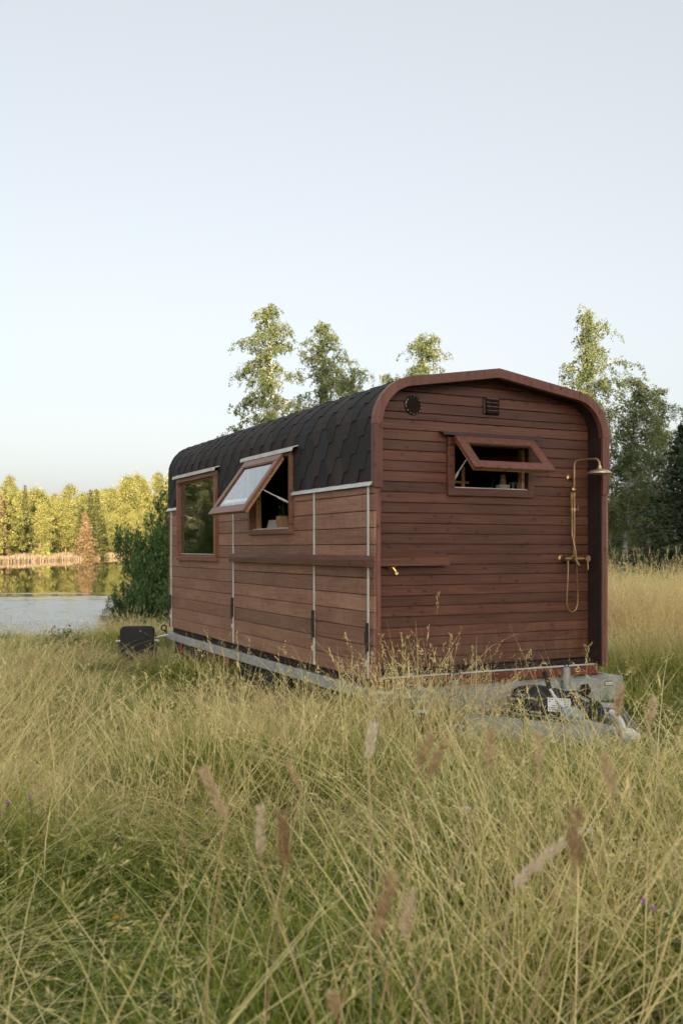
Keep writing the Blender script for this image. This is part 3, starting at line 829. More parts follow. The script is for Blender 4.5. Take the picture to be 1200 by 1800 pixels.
def stand(x, y, ztop):
    m = MB(); m.tube([(x, y, .02), (x, y, ztop)], .034, 14); m.tube([(x, y, ztop), (x, y, ztop + .012)], [.034, .02], 14)
    o = m.build('prop_stand', M['galv'], cabin, True)
    m = MB(); m.tube([(x - .008, y, ztop + .01), (x - .05, y, ztop + .062), (x - .05, y, ztop + .072), (x + .05, y, ztop + .072), (x + .05, y, ztop + .062), (x + .008, y, ztop + .01)], .006, 6); m.build('crank_loop', M['dark_metal'], o)
    m = MB(); m.cbox(x - .05, x + .05, y - .045, y + .045, .26, .36, .005); m.build('stand_clamp', M['galv'], o)
    m = MB(); m.cbox(x - .08, x + .08, y - .08, y + .08, .0, .02, .005); m.build('foot_plate', M['galv'], o)
stand(1.825, -.24, .545); stand(.645, -.24, .50)
def wheel(x, y, z, r, w, tilt=None, par=cabin):
    T = Matrix.Translation((x, y, z)) @ (tilt if tilt is not None else Matrix.Rotation(R(90), 4, 'Y'))
    def lat(prof_, n, mt, name, p):
        mm = MB(); mm.lathe(prof_, n=n); mm.V = [tuple(T @ Vector(v)) for v in mm.V]; return mm.build(name, mt, p, True)
    o = empty('wheel'); o.parent = par
    prf = [(r * .62, -w * .42), (r * .7, -w * .5), (r * .88, -w * .52), (r * .97, -w * .42)]
    for q in (-.3, -.1, .1, .3): prf += [(r, w * (q - .085)), (r, w * (q + .07)), (r * .978, w * (q + .075)), (r * .978, w * (q + .11))]
    prf += [(r * .97, w * .42), (r * .88, w * .52), (r * .7, w * .5), (r * .62, w * .42)]
    lat(prf, 40, M['rubber'], 'tyre', o)
    lat([(r * .62, -w * .4), (r * .6, -w * .1), (r * .3, -w * .02), (r * .28, w * .1), (r * .2, w * .14), (r * .0, w * .14)], 24, M['galv'], 'rim', o)
    return o
for y in (2.55, 3.25): wheel(.16, y, .3, .3, .19); wheel(W - .16, y, .3, .3, .19)
sw = wheel(1.42, -.52, .265, .33, .19, Matrix.Rotation(R(13), 4, 'X') @ Matrix.Rotation(R(5), 4, 'Y')); sw['label'] = 'spare wheel lying on the drawbar'
def bar(m, p, q, w, h, open_top=True):
    p, q = Vector(p), Vector(q); d = (q - p); ln = d.length; d.normalize(); sd_ = Vector((-d.y, d.x, 0)).normalized()
    T = basis(p, d, sd_, (0, 0, 1)); t = .008
    m.box(0, ln, -w / 2, w / 2, -h, -h + t, T=T); m.cbox(0, ln, -w / 2, -w / 2 + t, -h + t, 0, .002, T=T); m.cbox(0, ln, w / 2 - t, w / 2, -h + t, 0, .002, T=T)
    m.box(0, t, -w / 2 + t, w / 2 - t, -h + t, -.005, T=T)
for q in ((.52, -.62), (1.98, -.62)):
    m = MB(); bar(m, (q[0], q[1], .285), (1.25 + (q[0] - 1.25) * .12, -1.55, .27), .16, .14); m.build('drawbar_channel', M['galv'], cabin)
for q in ((.2, .52), (2.3, 1.98)):
    m = MB(); bar(m, (q[0], -.191, .2), (q[1], -.66, .22), .09, .08); m.build('drawbar_arm', M['galv'], cabin)
m = MB(); m.box(.62, 1.88, -.95, -.2, .13, .145); m.build('drawbar_tray', M['soffit'], cabin)
# handbrake lever, gaiter, coupling head, label plate
m = MB(); m.tube([(1.27, -1.02, .25), (1.20, -.86, .41), (1.175, -.82, .485)], [.016, .014, .012], 8); lv = m.build('handbrake_lever', M['white_metal'], cabin, True)
m = MB(); m.tube([(1.175, -.82, .48), (1.165, -.80, .55), (1.14, -.79, .62)], [.017, .02, .018], 8); m.build('lever_grip', M['black'], lv, True)
m = MB(); m.lathe([(.03, -.1), (.055, -.075), (.062, -.02), (.058, .03), (.04, .085), (.02, .1)], (1.24, -1.03, .30), (.25, -1, -.12), 16); m.build('coupling_gaiter', M['grey_blue'], cabin, True)
m = MB(); m.cbox(1.19, 1.31, -1.5, -1.1, .19, .27, .012); m.tube([(1.25, -1.06, .23), (1.25, -1.56, .23)], .042, 12)
cp = m.build('coupling_body', M['galv'], cabin)
m = MB(); m.lathe([(.0, -.045), (.04, -.04), (.055, -.01), (.055, .03), (.035, .055), (0, .06)], (1.25, -1.64, .235), (0, 0, 1), 16); m.cbox(1.205, 1.295, -1.73, -1.6, .215, .27, .015); m.build('coupling_head', M['white'], cp, True)
m = MB(); m.tube([(1.25, -1.6, .27), (1.262, -1.55, .33), (1.27, -1.47, .37), (1.275, -1.4, .385)], [.015, .02, .024, .02], 10); m.build('coupling_handle', M['white'], cp, True)
m = MB(); m.tube([(1.272, -1.43, .38), (1.278, -1.36, .375), (1.285, -1.3, .36)], [.026, .03, .024], 10); m.build('handle_grip', M['blue'], cp, True)
m = MB(); m.cbox(-.1, .1, -.002, .002, -.055, .055, .0008, T=Matrix.Translation((1.22, -.885, .355)) @ Matrix.Rotation(R(8), 4, 'Y') @ Matrix.Rotation(R(-12), 4, 'X') @ Matrix.Rotation(R(-14), 4, 'Z'))
lp = m.build('label_plate', M['white'], cabin)
TL = Matrix.Translation((1.22, -.885, .355)) @ Matrix.Rotation(R(8), 4, 'Y') @ Matrix.Rotation(R(-12), 4, 'X') @ Matrix.Rotation(R(-14), 4, 'Z')
rr = random.Random(3)
for i in range(6):
    x = -.09; m = MB(); zz = .042 - i * .0165
    while x < .08:
        w_ = rr.uniform(.006, .024)
        if rr.random() < .8: m.box(x, min(x + w_, .092), -.0032, -.0021, zz - .004, zz + .004, T=TL)
        x += w_ + rr.uniform(.004, .014)
    m.build('print_line', M['print'], lp)['kind'] = 'stuff'
m = MB(); m.tube([(1.30, -1.2, .29), (1.42, -1.02, .33), (1.62, -.8, .36), (1.72, -.5, .38), (1.80, -.2, .33)], .009, 6); m.build('power_cable', M['black'], cabin, True)
m = MB(); m.tube([(1.21, -1.45, .28), (1.0, -1.15, .31), (.86, -.8, .30), (.85, -.2, .32)], .005, 6); m.build('breakaway_cable', M['galv'], cabin, True)
m = MB(); m.cbox(2.02, 2.10, -.225, -.1905, .285, .385, .008); m.lathe([(.03, 0), (.034, .01), (.034, .03), (.026, .034)], (2.06, -.225, .335), (0, -1, 0), 14); m.build('plug_socket', M['vent_brown'], cabin, True)
# rear end: under-floor box, reflectors, hook and strut
m = MB(); m.cbox(.02, .5, 5.0, 5.95, .16, .333, .01); bx_ = m.build('underfloor_box', M['black'], cabin)
for v in (5.55, 3.6):
    m = MB(); m.cbox(-.012, -.002, v - .035, v + .035, .255, .325, .003) if v > 5 else m.cbox(-.02, -.0125, v - .035, v + .035, .26, .33, .003)
    m.build('reflector', M['red'], cabin)
m = MB()
for i in range(9): m.tube([(.06, 4.2 + i * .09, .33), (.06, 4.2 + i * .09, .06)], .004, 4)
for z_ in (.08, .16, .24): m.tube([(.06, 4.15, z_), (.06, 4.97, z_)], .004, 4)
m.build('wire_crate', M['dark_metal'], cabin)
m = MB(); m.tube([(-.03, 6.1, .40), (-.16, 6.38, .335), (-.27, 6.45, .315)], .021, 8); m.build('rear_strut', M['white_metal'], cabin, True)
m = MB()
ring = [(-.05 + .038 * math.cos(a), 6.24, .49 + .038 * math.sin(a)) for a in np.linspace(0, 2 * math.pi, 15)]
m.tube(ring, .011, 6); m.tube([(-.03, 6.24, .455), (.0, 6.2, .40)], .016, 6); m.build('tow_hook', M['dark_metal'], cabin, True)
m = MB(); m.cbox(.0, W, LEN + .06, LEN + .12, .3, .43, .004); m.build('rear_cross_beam', M['galv'], cabin)
# inside: counters under the two open windows
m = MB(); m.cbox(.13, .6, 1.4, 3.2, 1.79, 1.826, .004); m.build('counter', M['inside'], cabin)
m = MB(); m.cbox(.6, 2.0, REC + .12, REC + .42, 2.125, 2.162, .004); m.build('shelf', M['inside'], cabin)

# ---- loose things seen through the windows
def lp2w(u, v, z): x, y = to_world(u, v); return (x, y, z)
bk = empty('woven_basket', lp2w(.20, 2.42, 1.828), ANG); tag(bk, 'round woven straw basket behind the sill of the open side window', 'basket')
m = MB(); m.lathe([(.0, 0), (.07, 0), (.078, .05), (.082, .13), (.086, .135), (.08, .14), (.074, .13), (.07, .02)], n=22); m.build('basket_body', M['basket'], bk)
m = MB()
for i in range(6):
    zz = .012 + i * .021; r = .0735 + i * .0016
    for k in range(22):
        a = 2 * math.pi * (k + .5 * (i % 2)) / 22; m.lathe([(.0, -.009), (.009, -.006), (.01, .004), (0, .01)], (r * math.cos(a), r * math.sin(a), zz), (0, 0, 1), 6)
m.build('basket_weave', M['basket'], bk)
def tiny_plant(name, loc, label, n, hgt, mt, parent_cat='plant'):
    e = empty(name, loc, ANG); tag(e, label, parent_cat); r_ = random.Random(n)
    m = MB()
    for i in range(n):
        a = r_.uniform(0, 6.28); l = hgt * r_.uniform(.5, 1); sp = r_.uniform(.1, .45)
        m.tube([(0, 0, 0), (sp * l * .4 * math.cos(a), sp * l * .4 * math.sin(a), l * .6), (sp * l * math.cos(a), sp * l * math.sin(a), l)], [.003, .0025, .001], 4)
        for q in range(7):
            t = .3 + .1 * q; b = a + r_.uniform(-1.5, 1.5); p = Vector((sp * l * t * math.cos(a), sp * l * t * math.sin(a), l * t)); d = Vector((math.cos(b), math.sin(b), .6)) * .03; s_ = Vector((-math.sin(b), math.cos(b), 0)) * .007
            m.add([p, p + d * .5 + s_, p + d, p + d * .5 - s_], [(0, 1, 2, 3)])
    m.build('foliage', mt, e); return e
tiny_plant('herb_plant', lp2w(.20, 2.42, 1.845), 'bushy green herb growing out of the woven basket', 16, .34, M['alder_leaf'])
cd = MB(); cd.cbox(-.075, .075, -.008, .008, 0, .11, .002, T=Matrix.Rotation(R(-16), 4, 'X')); o = cd.build('white_card', M['white']); o.location = lp2w(.20, 2.76, 1.829); o.rotation_euler = (0, 0, ANG - R(62))
tag(o, 'small white card leaning on the counter beside the woven basket', 'card')
pt = empty('potted_cactus', lp2w(1.58, REC + .2, 2.164), ANG); tag(pt, 'dark cactus in a white bowl behind the open end window', 'potted plant')
m = MB(); m.lathe([(0, 0), (.045, 0), (.062, .02), (.07, .052), (.064, .052), (.055, .03), (0, .03)], n=20); m.build('bowl', M['white'], pt, True)
m = MB(); m.lathe([(.028, .03), (.034, .06), (.03, .1), (.022, .115), (.026, .13), (.02, .15), (0, .156)], n=12); m.build('cactus', M['basket'], pt, True)
o = tiny_plant('trailing_plant', lp2w(1.45, REC + .2, 2.164), 'thin-leaved green plant left of the white bowl in the end window', 5, .17, M['weed_leaf'])
m = MB()
for dx, dy in ((-.03, -.03), (.03, -.03), (.03, .03), (-.03, .03)): m.tube([(dx, dy, 0), (dx * .8, dy * .8, .075)], .0035, 6)
m.tube([(-.025, -.025, .075), (.025, -.025, .075), (.025, .025, .075), (-.025, .025, .075), (-.025, -.025, .075)], .0035, 6)
o = m.build('wire_stand', M['white_metal']); o.location = lp2w(1.69, REC + .19, 2.164); o.rotation_euler = (0, 0, ANG)
tag(o, 'small wire stand right of the white bowl in the end window', 'stand')
rk = MB(); rk.tube([(0, 0, 0), (0, 0, .22)], .018, 8); rk.tube([(-.24, 0, .075), (.06, 0, .075)], .014, 8); rk.tube([(0, 0, .0), (.0, .1, .0)], .014, 8)
o = rk.build('wooden_rack', M['raw_wood']); o.location = lp2w(1.2, REC + .3, 2.163); o.rotation_euler = (0, 0, ANG)
tag(o, 'brown wooden rack with a crossbar inside the end window, left corner', 'rack')

# ---- black chair behind the trailer
ch = empty('black_chair', (-2.80, 13.05, float(ground_z(-2.8, 13.05))), R(10)); tag(ch, 'black padded chair with brown sides standing in the grass behind the trailer', 'chair')
def rrect(w, h0, h1, r, n=6):
    P = [(-w / 2 + .03, h0), (w / 2 - .03, h0)]
    for cx_, a0 in ((w / 2 - r, 0), (-w / 2 + r, 90)):
        P += [(cx_ + r * math.cos(R(a0 + 90 * i / n)), h1 - r + r * math.sin(R(a0 + 90 * i / n))) for i in range(n + 1)]
    return P
m = MB(); m.prism(rrect(.47, .02, .53, .07), 'y', -.045, .045); bko = m.build('backrest', M['black'], ch)
bv = bko.modifiers.new('bevel', 'BEVEL'); bv.width = .02; bv.segments = 3; bv.limit_method = 'ANGLE'
m = MB(); m.cbox(-.22, .22, .05, .5, .2, .3, .03); m.build('seat', M['black'], ch)
for sx in (-1, 1):
    m = MB(); m.prism([(.0, .0), (.07, .0), (.07, .4), (.0, .4)], 'x', sx * .237, sx * .262); m.build('leg', M['bark'], ch)
    m = MB(); m.prism([(.45, .0), (.52, .0), (.5, .3), (.44, .3)], 'x', sx * .237, sx * .262); m.build('leg', M['bark'], ch)
m = MB(); m.tube([(-.29, .0, .33), (.29, .0, .33)], .013, 8); m.build('cross_tube', M['white_metal'], ch)

# ================================================================== trees
def unit(v): return v / np.maximum(1e-9, np.linalg.norm(v, axis=-1, keepdims=True))
def leaf_quads(P, size, rg, aspect=.6, down=0., tone=None):
    """one diamond per point"""
    n = len(P); d = unit(rg.normal(size=(n, 3)) + np.array([0, 0, -down])); s = unit(np.cross(d, rg.normal(size=(n, 3))))
    L_ = size * rg.uniform(.6, 1.3, (n, 1)); w = L_ * aspect * .5
    V = np.stack([P, P + d * L_ * .45 + s * w, P + d * L_, P + d * L_ * .45 - s * w], 1).reshape(-1, 3)
    F = np.arange(4 * n).reshape(n, 4)
    t = np.repeat(np.clip((tone if tone is not None else np.full(n, .5)) + rg.normal(0, .14, n), 0, 1), 4)
    return V, F, t
def curve_pts(p0, d0, ln, n, rg, droop=0., wig=.1):
    p = np.array(p0, float); d = unit(np.array(d0, float)); out = [p.copy()]
    for i in range(n):
        d = unit(d + rg.normal(0, wig, 3) * .5 + np.array([0, 0, -droop * (i + 1) / n])); p = p + d * ln / n; out.append(p.copy())
    return out
class Tree:
    def __init__(s, seed): s.rg = np.random.default_rng(seed); s.wood = MB(); s.P = []; s.T = []
    def limb(s, pts, r0, r1, n=4): s.wood.tube(pts, list(np.linspace(r0, r1, len(pts))), n, cap=False)
    def leaves(s, pts, tone): s.P.append(np.atleast_2d(pts)); s.T.append(np.full(len(np.atleast_2d(pts)), tone))
def finish_tree(t, name, bark, leaf, size, aspect=.6, down=0., V=None):
    e = empty(name)
    t.wood.build('trunk', bark, e, True)
    P = np.concatenate(t.P); T = np.concatenate(t.T)
    Vq, F, tt = leaf_quads(P, size, t.rg, aspect, down, T)
    add_mesh('crown', Vq, F, leaf, e, attrs={'tone': tt}); return e

def birch(seed, h, leaf=.075, dens=1., spread=1., bare=.18):
    t = Tree(seed); rg = t.rg
    tr = curve_pts((0, 0, -.3), (rg.normal(0, .04), rg.normal(0, .04), 1), h + .2, 14, rg, 0, .05); tr = [np.array(p) for p in tr]
    t.limb(tr, h * .013, .008, 8)
    nb = int(66 * dens)
    for i in range(nb):
        f = bare + (1 - bare) * (i + rg.uniform()) / nb
        k = f * 14; a = int(min(13, k)); p = tr[a] + (tr[a + 1] - tr[a]) * (k - a)
        az = rg.uniform(0, 2 * math.pi); ln = h * spread * (.03 + .24 * (1 - f) ** .72 * min(1, f * 2.8)) * rg.choice([.5, .8, 1., 1.2, 1.5])
        up = .35 + .9 * f
        br = curve_pts(p, (math.cos(az), math.sin(az), up), ln, 6, rg, .5, .18)
        t.limb(br, .004 * h * (1.1 - f) + .006, .004, 4)
        tone = np.clip(rg.normal(.45, .2), 0, 1)
        for q in range(int(5 + ln * 5 * dens)):
            j = rg.integers(1, 7); b = br[j] + rg.normal(0, .06, 3)
            tl = rg.uniform(.25, .55 + .09 * h * .6) * (1 - .55 * f)
            tw = np.array(curve_pts(b, (rg.normal(0, .7), rg.normal(0, .7), .2), tl, 4, rg, 1.1, .25))
            if q % 3 == 0: t.wood.tube(tw, .004, 3, cap=False)
            m_ = int(11 + tl * 31)
            u = rg.uniform(.1, 4, m_); a_ = np.minimum(3, u.astype(int)); pp = tw[a_] + (tw[a_ + 1] - tw[a_]) * (u - a_)[:, None]
            t.leaves(pp + rg.normal(0, .035, (m_, 3)), np.clip(tone + rg.normal(0, .1), 0, 1))
    return finish_tree(t, 'birch_tree', M['birch_bark'], M['birch_leaf'], leaf, .75, .5)
def shrub(seed, h, w, n=24, leaf=.1, dens=1., name='alder_bush', lm='alder_leaf'):
    t = Tree(seed); rg = t.rg
    for i in range(n):
        az = rg.uniform(0, 2 * math.pi); el = rg.uniform(.2, 1.45) ; ln = rg.uniform(.55, 1.) * (h * math.sin(el) + w * .5 * math.cos(el))
        st = curve_pts((rg.normal(0, .1 * w), rg.normal(0, .1 * w), -.1), (math.cos(az) * math.cos(el), math.sin(az) * math.cos(el), math.sin(el)), ln, 8, rg, .12, .22)
        t.limb(st, .03, .006, 5); st = [np.array(p) for p in st]
        for q in range(int(14 * dens)):
            j = rg.integers(2, 9); tw = np.array(curve_pts(st[j], rg.normal(0, 1, 3) + np.array([0, 0, .5]), rg.uniform(.2, .7), 4, rg, .2, .3))
            t.wood.tube(tw, .006, 3, cap=False); tone = np.clip(rg.normal(.45, .22), 0, 1)
            for c in range(3):
                cc = tw[rg.integers(1, 5)]; t.leaves(cc + rg.normal(0, .11, (int(8 * dens) + 3, 3)), tone)
    return finish_tree(t, name, M['bark'], M[lm], leaf, .7, .1)
def spruce(seed, h, rad, leaf=.16, tiers=26, per=9, name='spruce_tree', lm='spruce_leaf', dens=1., low=.04, bark='bark'):
    t = Tree(seed); rg = t.rg
    tr = [np.array((0, 0, -.3)), np.array((0, 0, h * .5)), np.array((0, 0, h))]; t.limb(tr, h * .015, .01, 8)
    for i in range(tiers):
        f = low + (1 - low) * (i / tiers) ** .92; z = f * h
        rr = rad * (1 - f) ** .85 * rg.uniform(.85, 1.15) + .08
        for b in range(per):
            az = 2 * math.pi * (b + rg.uniform(-.35, .35)) / per + i * 1.7; ln = rr * rg.uniform(.7, 1.15)
            br = np.array(curve_pts((0, 0, z), (math.cos(az), math.sin(az), .25 - .55 * (1 - f)), ln, 5, rg, -.12 + .2 * (1 - f), .1))
            t.wood.tube(br, .012, 3, cap=False)
            m_ = int((10 + ln * 26) * dens); u = rg.uniform(.3, 5, m_); a_ = np.minimum(4, u.astype(int))
            pp = br[a_] + (br[a_ + 1] - br[a_]) * (u - a_)[:, None]
            side = np.array([-math.sin(az), math.cos(az), 0]); wv = rg.normal(0, 1, (m_, 1)) * .22 * ln * (1.1 - u[:, None] / 5.5)
            pp = pp + side * wv + np.array([0, 0, -1]) * (np.abs(wv) * .35 + np.abs(rg.normal(0, .07, (m_, 1))))
            t.leaves(pp, np.clip(rg.normal(.4, .2) + .15 * (u.mean() > 2.6), 0, 1))
    return finish_tree(t, name, M[bark], M[lm], leaf, .4, .8)
def far_tree(seed, h, rad, n=42, leaf=.31, lm='far_leaf', bark='pine_bark', base=.12, top=.75):
    """deciduous tree for the wood across the lake: clumps of foliage round a forked trunk"""
    t = Tree(seed); rg = t.rg
    tr = curve_pts((0, 0, -.5), (rg.normal(0, .05), rg.normal(0, .05), 1), h * .95, 8, rg, 0, .06); tr = [np.array(p) for p in tr]; t.limb(tr, .16, .03, 6)
    for i in range(n):
        f = base + (1 - base) * (i + rg.uniform()) / n; k = f * 8; a = int(min(7, k)); p = tr[a] + (tr[a + 1] - tr[a]) * (k - a)
        az = rg.uniform(0, 6.283); r = rad * (math.sin(math.pi * min(1, f ** top * .93 + .06)) ** .7) * rg.uniform(.25, 1.05)
        q = p + np.array([r * math.cos(az), r * math.sin(az), rg.uniform(0, .1) * h * (1 - f)]); t.limb([p, (p + q) / 2 + [0, 0, .2], q], .05, .015, 3)
        m_ = 150; cl = rg.normal(0, 1, (m_, 3)) * np.array([.85, .85, .7]) * rad * .19; t.leaves(q + cl, np.clip(rg.normal(.45, .25), 0, 1))
    return finish_tree(t, 'far_tree', M[bark], M[lm], leaf, .75, .2)

def base_at(px, d, dz=-.05):
    """ground point on the sight line through image column px at depth d"""
    x = (px - 600) / 1670 * d; return (x, d, float(ground_z(x, d)) + dz)

# ---- near birches and spruces
B1 = birch(11, 9.8, leaf=.07, dens=1.65, spread=1.1); B2 = birch(12, 12.2, leaf=.078, dens=1.6, spread=.95, bare=.2); B3 = birch(13, 8.7, leaf=.066, dens=1.35, spread=1.2, bare=.15)
B4 = birch(14, 7.6, leaf=.064, dens=1.25, spread=1.05, bare=.36)
def place(proto, first, loc, rz, sc, label, cat, group=None):
    o = proto if first else copy_tree(proto, loc, rz, sc)
    o.location = loc; o.rotation_euler = (0, 0, rz); o.scale = (sc,) * 3 if not isinstance(sc, tuple) else sc
    if 'group' in o: del o['group']
    tag(o, label, cat, group); return o
GB = 'birches round the meadow'
place(B1, True, base_at(1030, 29.5), .4, (.86, .86, .91), 'tall birch with golden top rising over the right end of the cabin roof', 'birch', GB)
place(B4, True, base_at(1089, 29.5), 2.1, (1.05, 1.05, .95), 'birch with white trunk just right of the cabin wall', 'birch', GB)
place(B3, True, base_at(1140, 33), 5.0, (.85, .85, .82), 'loose-crowned birch between the white trunk and the dark spruce', 'birch', GB)
place(B3, False, base_at(1190, 36), 3.3, (.8, .8, .74), 'thin birch standing behind the dark spruce at the right edge', 'birch', GB)
place(B2, True, base_at(494, 40), .9, (1.05, 1.05, 1.02), 'tallest birch behind the cabin roof, above the open side window', 'birch', GB)
place(B2, False, base_at(551, 42), 3.9, (1.0, 1.0, .96), 'slender birch behind the roof, just right of the tallest one', 'birch', GB)
place(B3, False, base_at(603, 36), 1.2, (1.05, 1.05, 1.02), 'low green birch crown above the middle of the roof', 'birch', GB)
place(B1, False, base_at(752, 34), 4.4, (1., 1., .95), 'birch crown behind the left half of the gable', 'birch', GB)
place(B3, False, base_at(697, 36), 2.6, (.6, .6, .97), 'narrow birch tip peeping over the bend of the roof trim', 'birch', GB)
place(B2, False, base_at(386, 44), 2.0, (.55, .55, .60), 'small birch spray over the rear end of the roof', 'birch', GB)
S1_ = spruce(21, 6.6, 2.3, leaf=.17, dens=1.25); S2_ = spruce(22, 8, 2.4, leaf=.2, dens=1.)
place(S1_, True, base_at(1205, 26.5), 0, (1.05, 1.05, .8), 'dark green spruce at the right edge of the meadow', 'spruce')
place(S2_, True, base_at(1135, 43), .5, (1.1, 1.1, .55), 'dark spruce in the shade behind the white birch trunks', 'spruce')
place(S2_, False, base_at(1085, 46), 2.5, (1.2, 1.2, .55), 'dark spruce half hidden by the right cabin corner', 'spruce')
place(S2_, False, base_at(1250, 33), 1.5, (1., 1., .8), 'dark spruce beyond the one at the right edge', 'spruce')
place(S2_, False, base_at(1180, 50), 1.5, (1.3, 1.3, .6), 'shaded spruce deep in the gap left of the right-edge spruce', 'spruce')
AB = shrub(31, 4.2, 4.4, 60, leaf=.095, dens=2.)
place(AB, True, base_at(322, 26.2), .6, (.5, .5, 1.2), 'dark green alder bush on the lake bank left of the cabin', 'bush')
place(AB, False, base_at(262, 26.8), 2.6, (.34, .34, .46), 'low alder bush reaching over the water left of the large one', 'bush')
place(AB, False, base_at(306, 27.6), 3.9, (.38, .38, 1.02), 'tall narrow alder bush just behind the cabin\'s far end', 'bush')
SB = shrub(33, 2.2, 3., 20, leaf=.12, dens=.9, name='undergrowth_bush', lm='weed_leaf')
place(SB, True, base_at(1118, 33.5), 0, .75, 'shaded bush at the foot of the white birch trunk', 'bush')
place(SB, False, base_at(1160, 35), 2., 1.2, 'shaded bush under the loose-crowned birch', 'bush')
place(SB, False, base_at(1080, 36), 4., 1.3, 'shaded bush hugging the right cabin corner', 'bush')
# trees on the left bank, outside the frame: what the big window mirrors
gl_ = 'trees along the left bank'
for i, (x, y, p, sc) in enumerate([(-21, 26.5, B1, .85), (-25.5, 31.5, B3, 1.1), (-23, 30, AB, .8), (-29, 34, B1, 1.0), (-20.5, 28, AB, .6), (-33, 38, B3, 1.15), (-27.5, 37, AB, .9), (-30, 42, B1, 1.05), (-24, 26, B3, 1.), (-36, 46, B1, 1.1), (-31, 46, AB, 1.)]):
    o = copy_tree(p, (x, y, float(ground_z(x, y)) - .05), i * 1.3, sc); tag(o, 'green tree on the near bank mirrored in the big side window' if p is not AB else 'bush on the near bank mirrored in the big side window', 'tree' if p is not AB else 'bush', gl_)

# ---- the wood across the lake
FT = [far_tree(41, 17, 4.2, 64), far_tree(42, 16.5, 3.2, 56, base=.15), far_tree(43, 19, 3.7, 60, base=.2), far_tree(44, 13, 3.8, 54, base=.06)]
FS = [spruce(45, 20, 3., leaf=.5, tiers=24, per=8, name='far_spruce', lm='far_needle', dens=.6, low=.08), spruce(46, 12.5, 3.1, leaf=.45, tiers=20, per=9, name='far_spruce', lm='dead_needle', dens=.55, low=.03, bark='pine_bark')]
gd, gs = 'deciduous trees of the sunlit wood across the lake', 'spruces of the sunlit wood across the lake'
used = set()
def far_put(p, x, y, rz, sc, label, cat, group=None):
    first = p.name not in used; used.add(p.name)
    return place(p, first, (x, y, float(ground_z(x, y)) - .1), rz, sc, label, cat, group)
def far_px(px, d): return (px - 600) / 1670 * d
far_put(FS[1], far_px(150, 232), 232, 0, (1.25, 1.25, .95), 'rust-brown dead spruce on the far shore', 'spruce')
far_put(FS[0], far_px(171, 248), 248, 1, (1.1, 1.1, .93), 'spruce with a sharp spire tip rising from the far wood', 'spruce')
far_put(FT[2], far_px(124, 246), 246, 1, (1.05, 1.05, 1.02), 'tallest thin-topped birch of the wood across the lake', 'tree')
far_put(FS[0], far_px(141, 238), 238, 3, (.8, .8, .62), 'dark spruce left of the rust-brown dead one across the lake', 'spruce')
far_put(FS[1], far_px(2, 196), 196, 2, (.8, .8, 1.05), 'orange-brown tree at the left edge of the far wood', 'spruce')
far_put(FS[0], far_px(160, 252), 252, 1, (1.2, 1.2, .93), 'broad pointed spruce behind the rust-brown dead one', 'spruce')
rg = np.random.default_rng(99)
shore = [(-30, 44), (-38, 64), (-62, 108), (-76, 140), (-74, 160), (-65, 182), (-63, 239), (-67, 303), (-60, 334), (-50, 330), (-30, 322)]
seg = [(np.array(a, float), np.array(b, float)) for a, b in zip(shore, shore[1:])]
pts_far = []
for (a, b) in seg:
    ln = np.linalg.norm(b - a); d = (b - a) / ln; nrm = np.array([-d[1], d[0]])
    outside = b[1] < 170
    for row, (off, step, dens_) in enumerate([(7, 4.2, 1), (13, 5.2, 1), (20, 6.5, 1), (29, 8, 1), (42, 10, 1), (58, 13, 1)]):
        if outside and row > 3: continue
        st = step * (2.2 if outside and a[0] < -110 else 1.15)
        for k in range(int(ln / st) + 1):
            p = a + d * (k * st + rg.uniform(-.3, .3) * st) + nrm * (off + rg.uniform(-.3, .35) * off * .5)
            pts_far.append((p[0], p[1], row))
shape_words = ['round-crowned', 'slim', 'tall loose-crowned', 'low bushy']
for (x, y, row) in pts_far:
    if lake_sd(x, y) < 4.5: continue
    px = 600 + 1670 * x / y
    if 138 < px < 163 and 205 < y < 240: continue
    if y < 150 and px > -110: continue
    if px > 345 or (px < -60 and row > 2): continue
    u = rg.uniform(); big = 1.22 if px > 165 and row else 1.
    where = 'at the water edge of' if row == 0 else ('in the front rows of' if row < 3 else 'in the back rows of')
    if u < .95:
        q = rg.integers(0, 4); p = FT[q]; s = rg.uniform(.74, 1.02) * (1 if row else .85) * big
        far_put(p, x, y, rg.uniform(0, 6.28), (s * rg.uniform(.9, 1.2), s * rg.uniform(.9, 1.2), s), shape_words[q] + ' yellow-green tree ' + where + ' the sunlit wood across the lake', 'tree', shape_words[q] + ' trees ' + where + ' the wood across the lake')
    else:
        s = rg.uniform(.6, .9) * big; far_put(FS[0], x, y, rg.uniform(0, 6.28), (s, s, s), 'narrow green spruce ' + where + ' the sunlit wood across the lake', 'spruce', 'spruces ' + where + ' the wood across the lake')
for i, px in enumerate(range(206, 350, 9)):
    d = 316 + (i * 37) % 60; q = i % 3; x = far_px(px, d)
    if lake_sd(x, d) < 5: d = 352; x = far_px(px, d)
    s = 1.25 + .25 * ((i * 29) % 10) / 10; far_put(FT[q], x, d, i * 1.1, (s * 1.05, s * 1.05, s), 'hazy yellow-green tree of the distant wooded rise just left of the cabin', 'tree', 'trees of the distant rise left of the cabin')
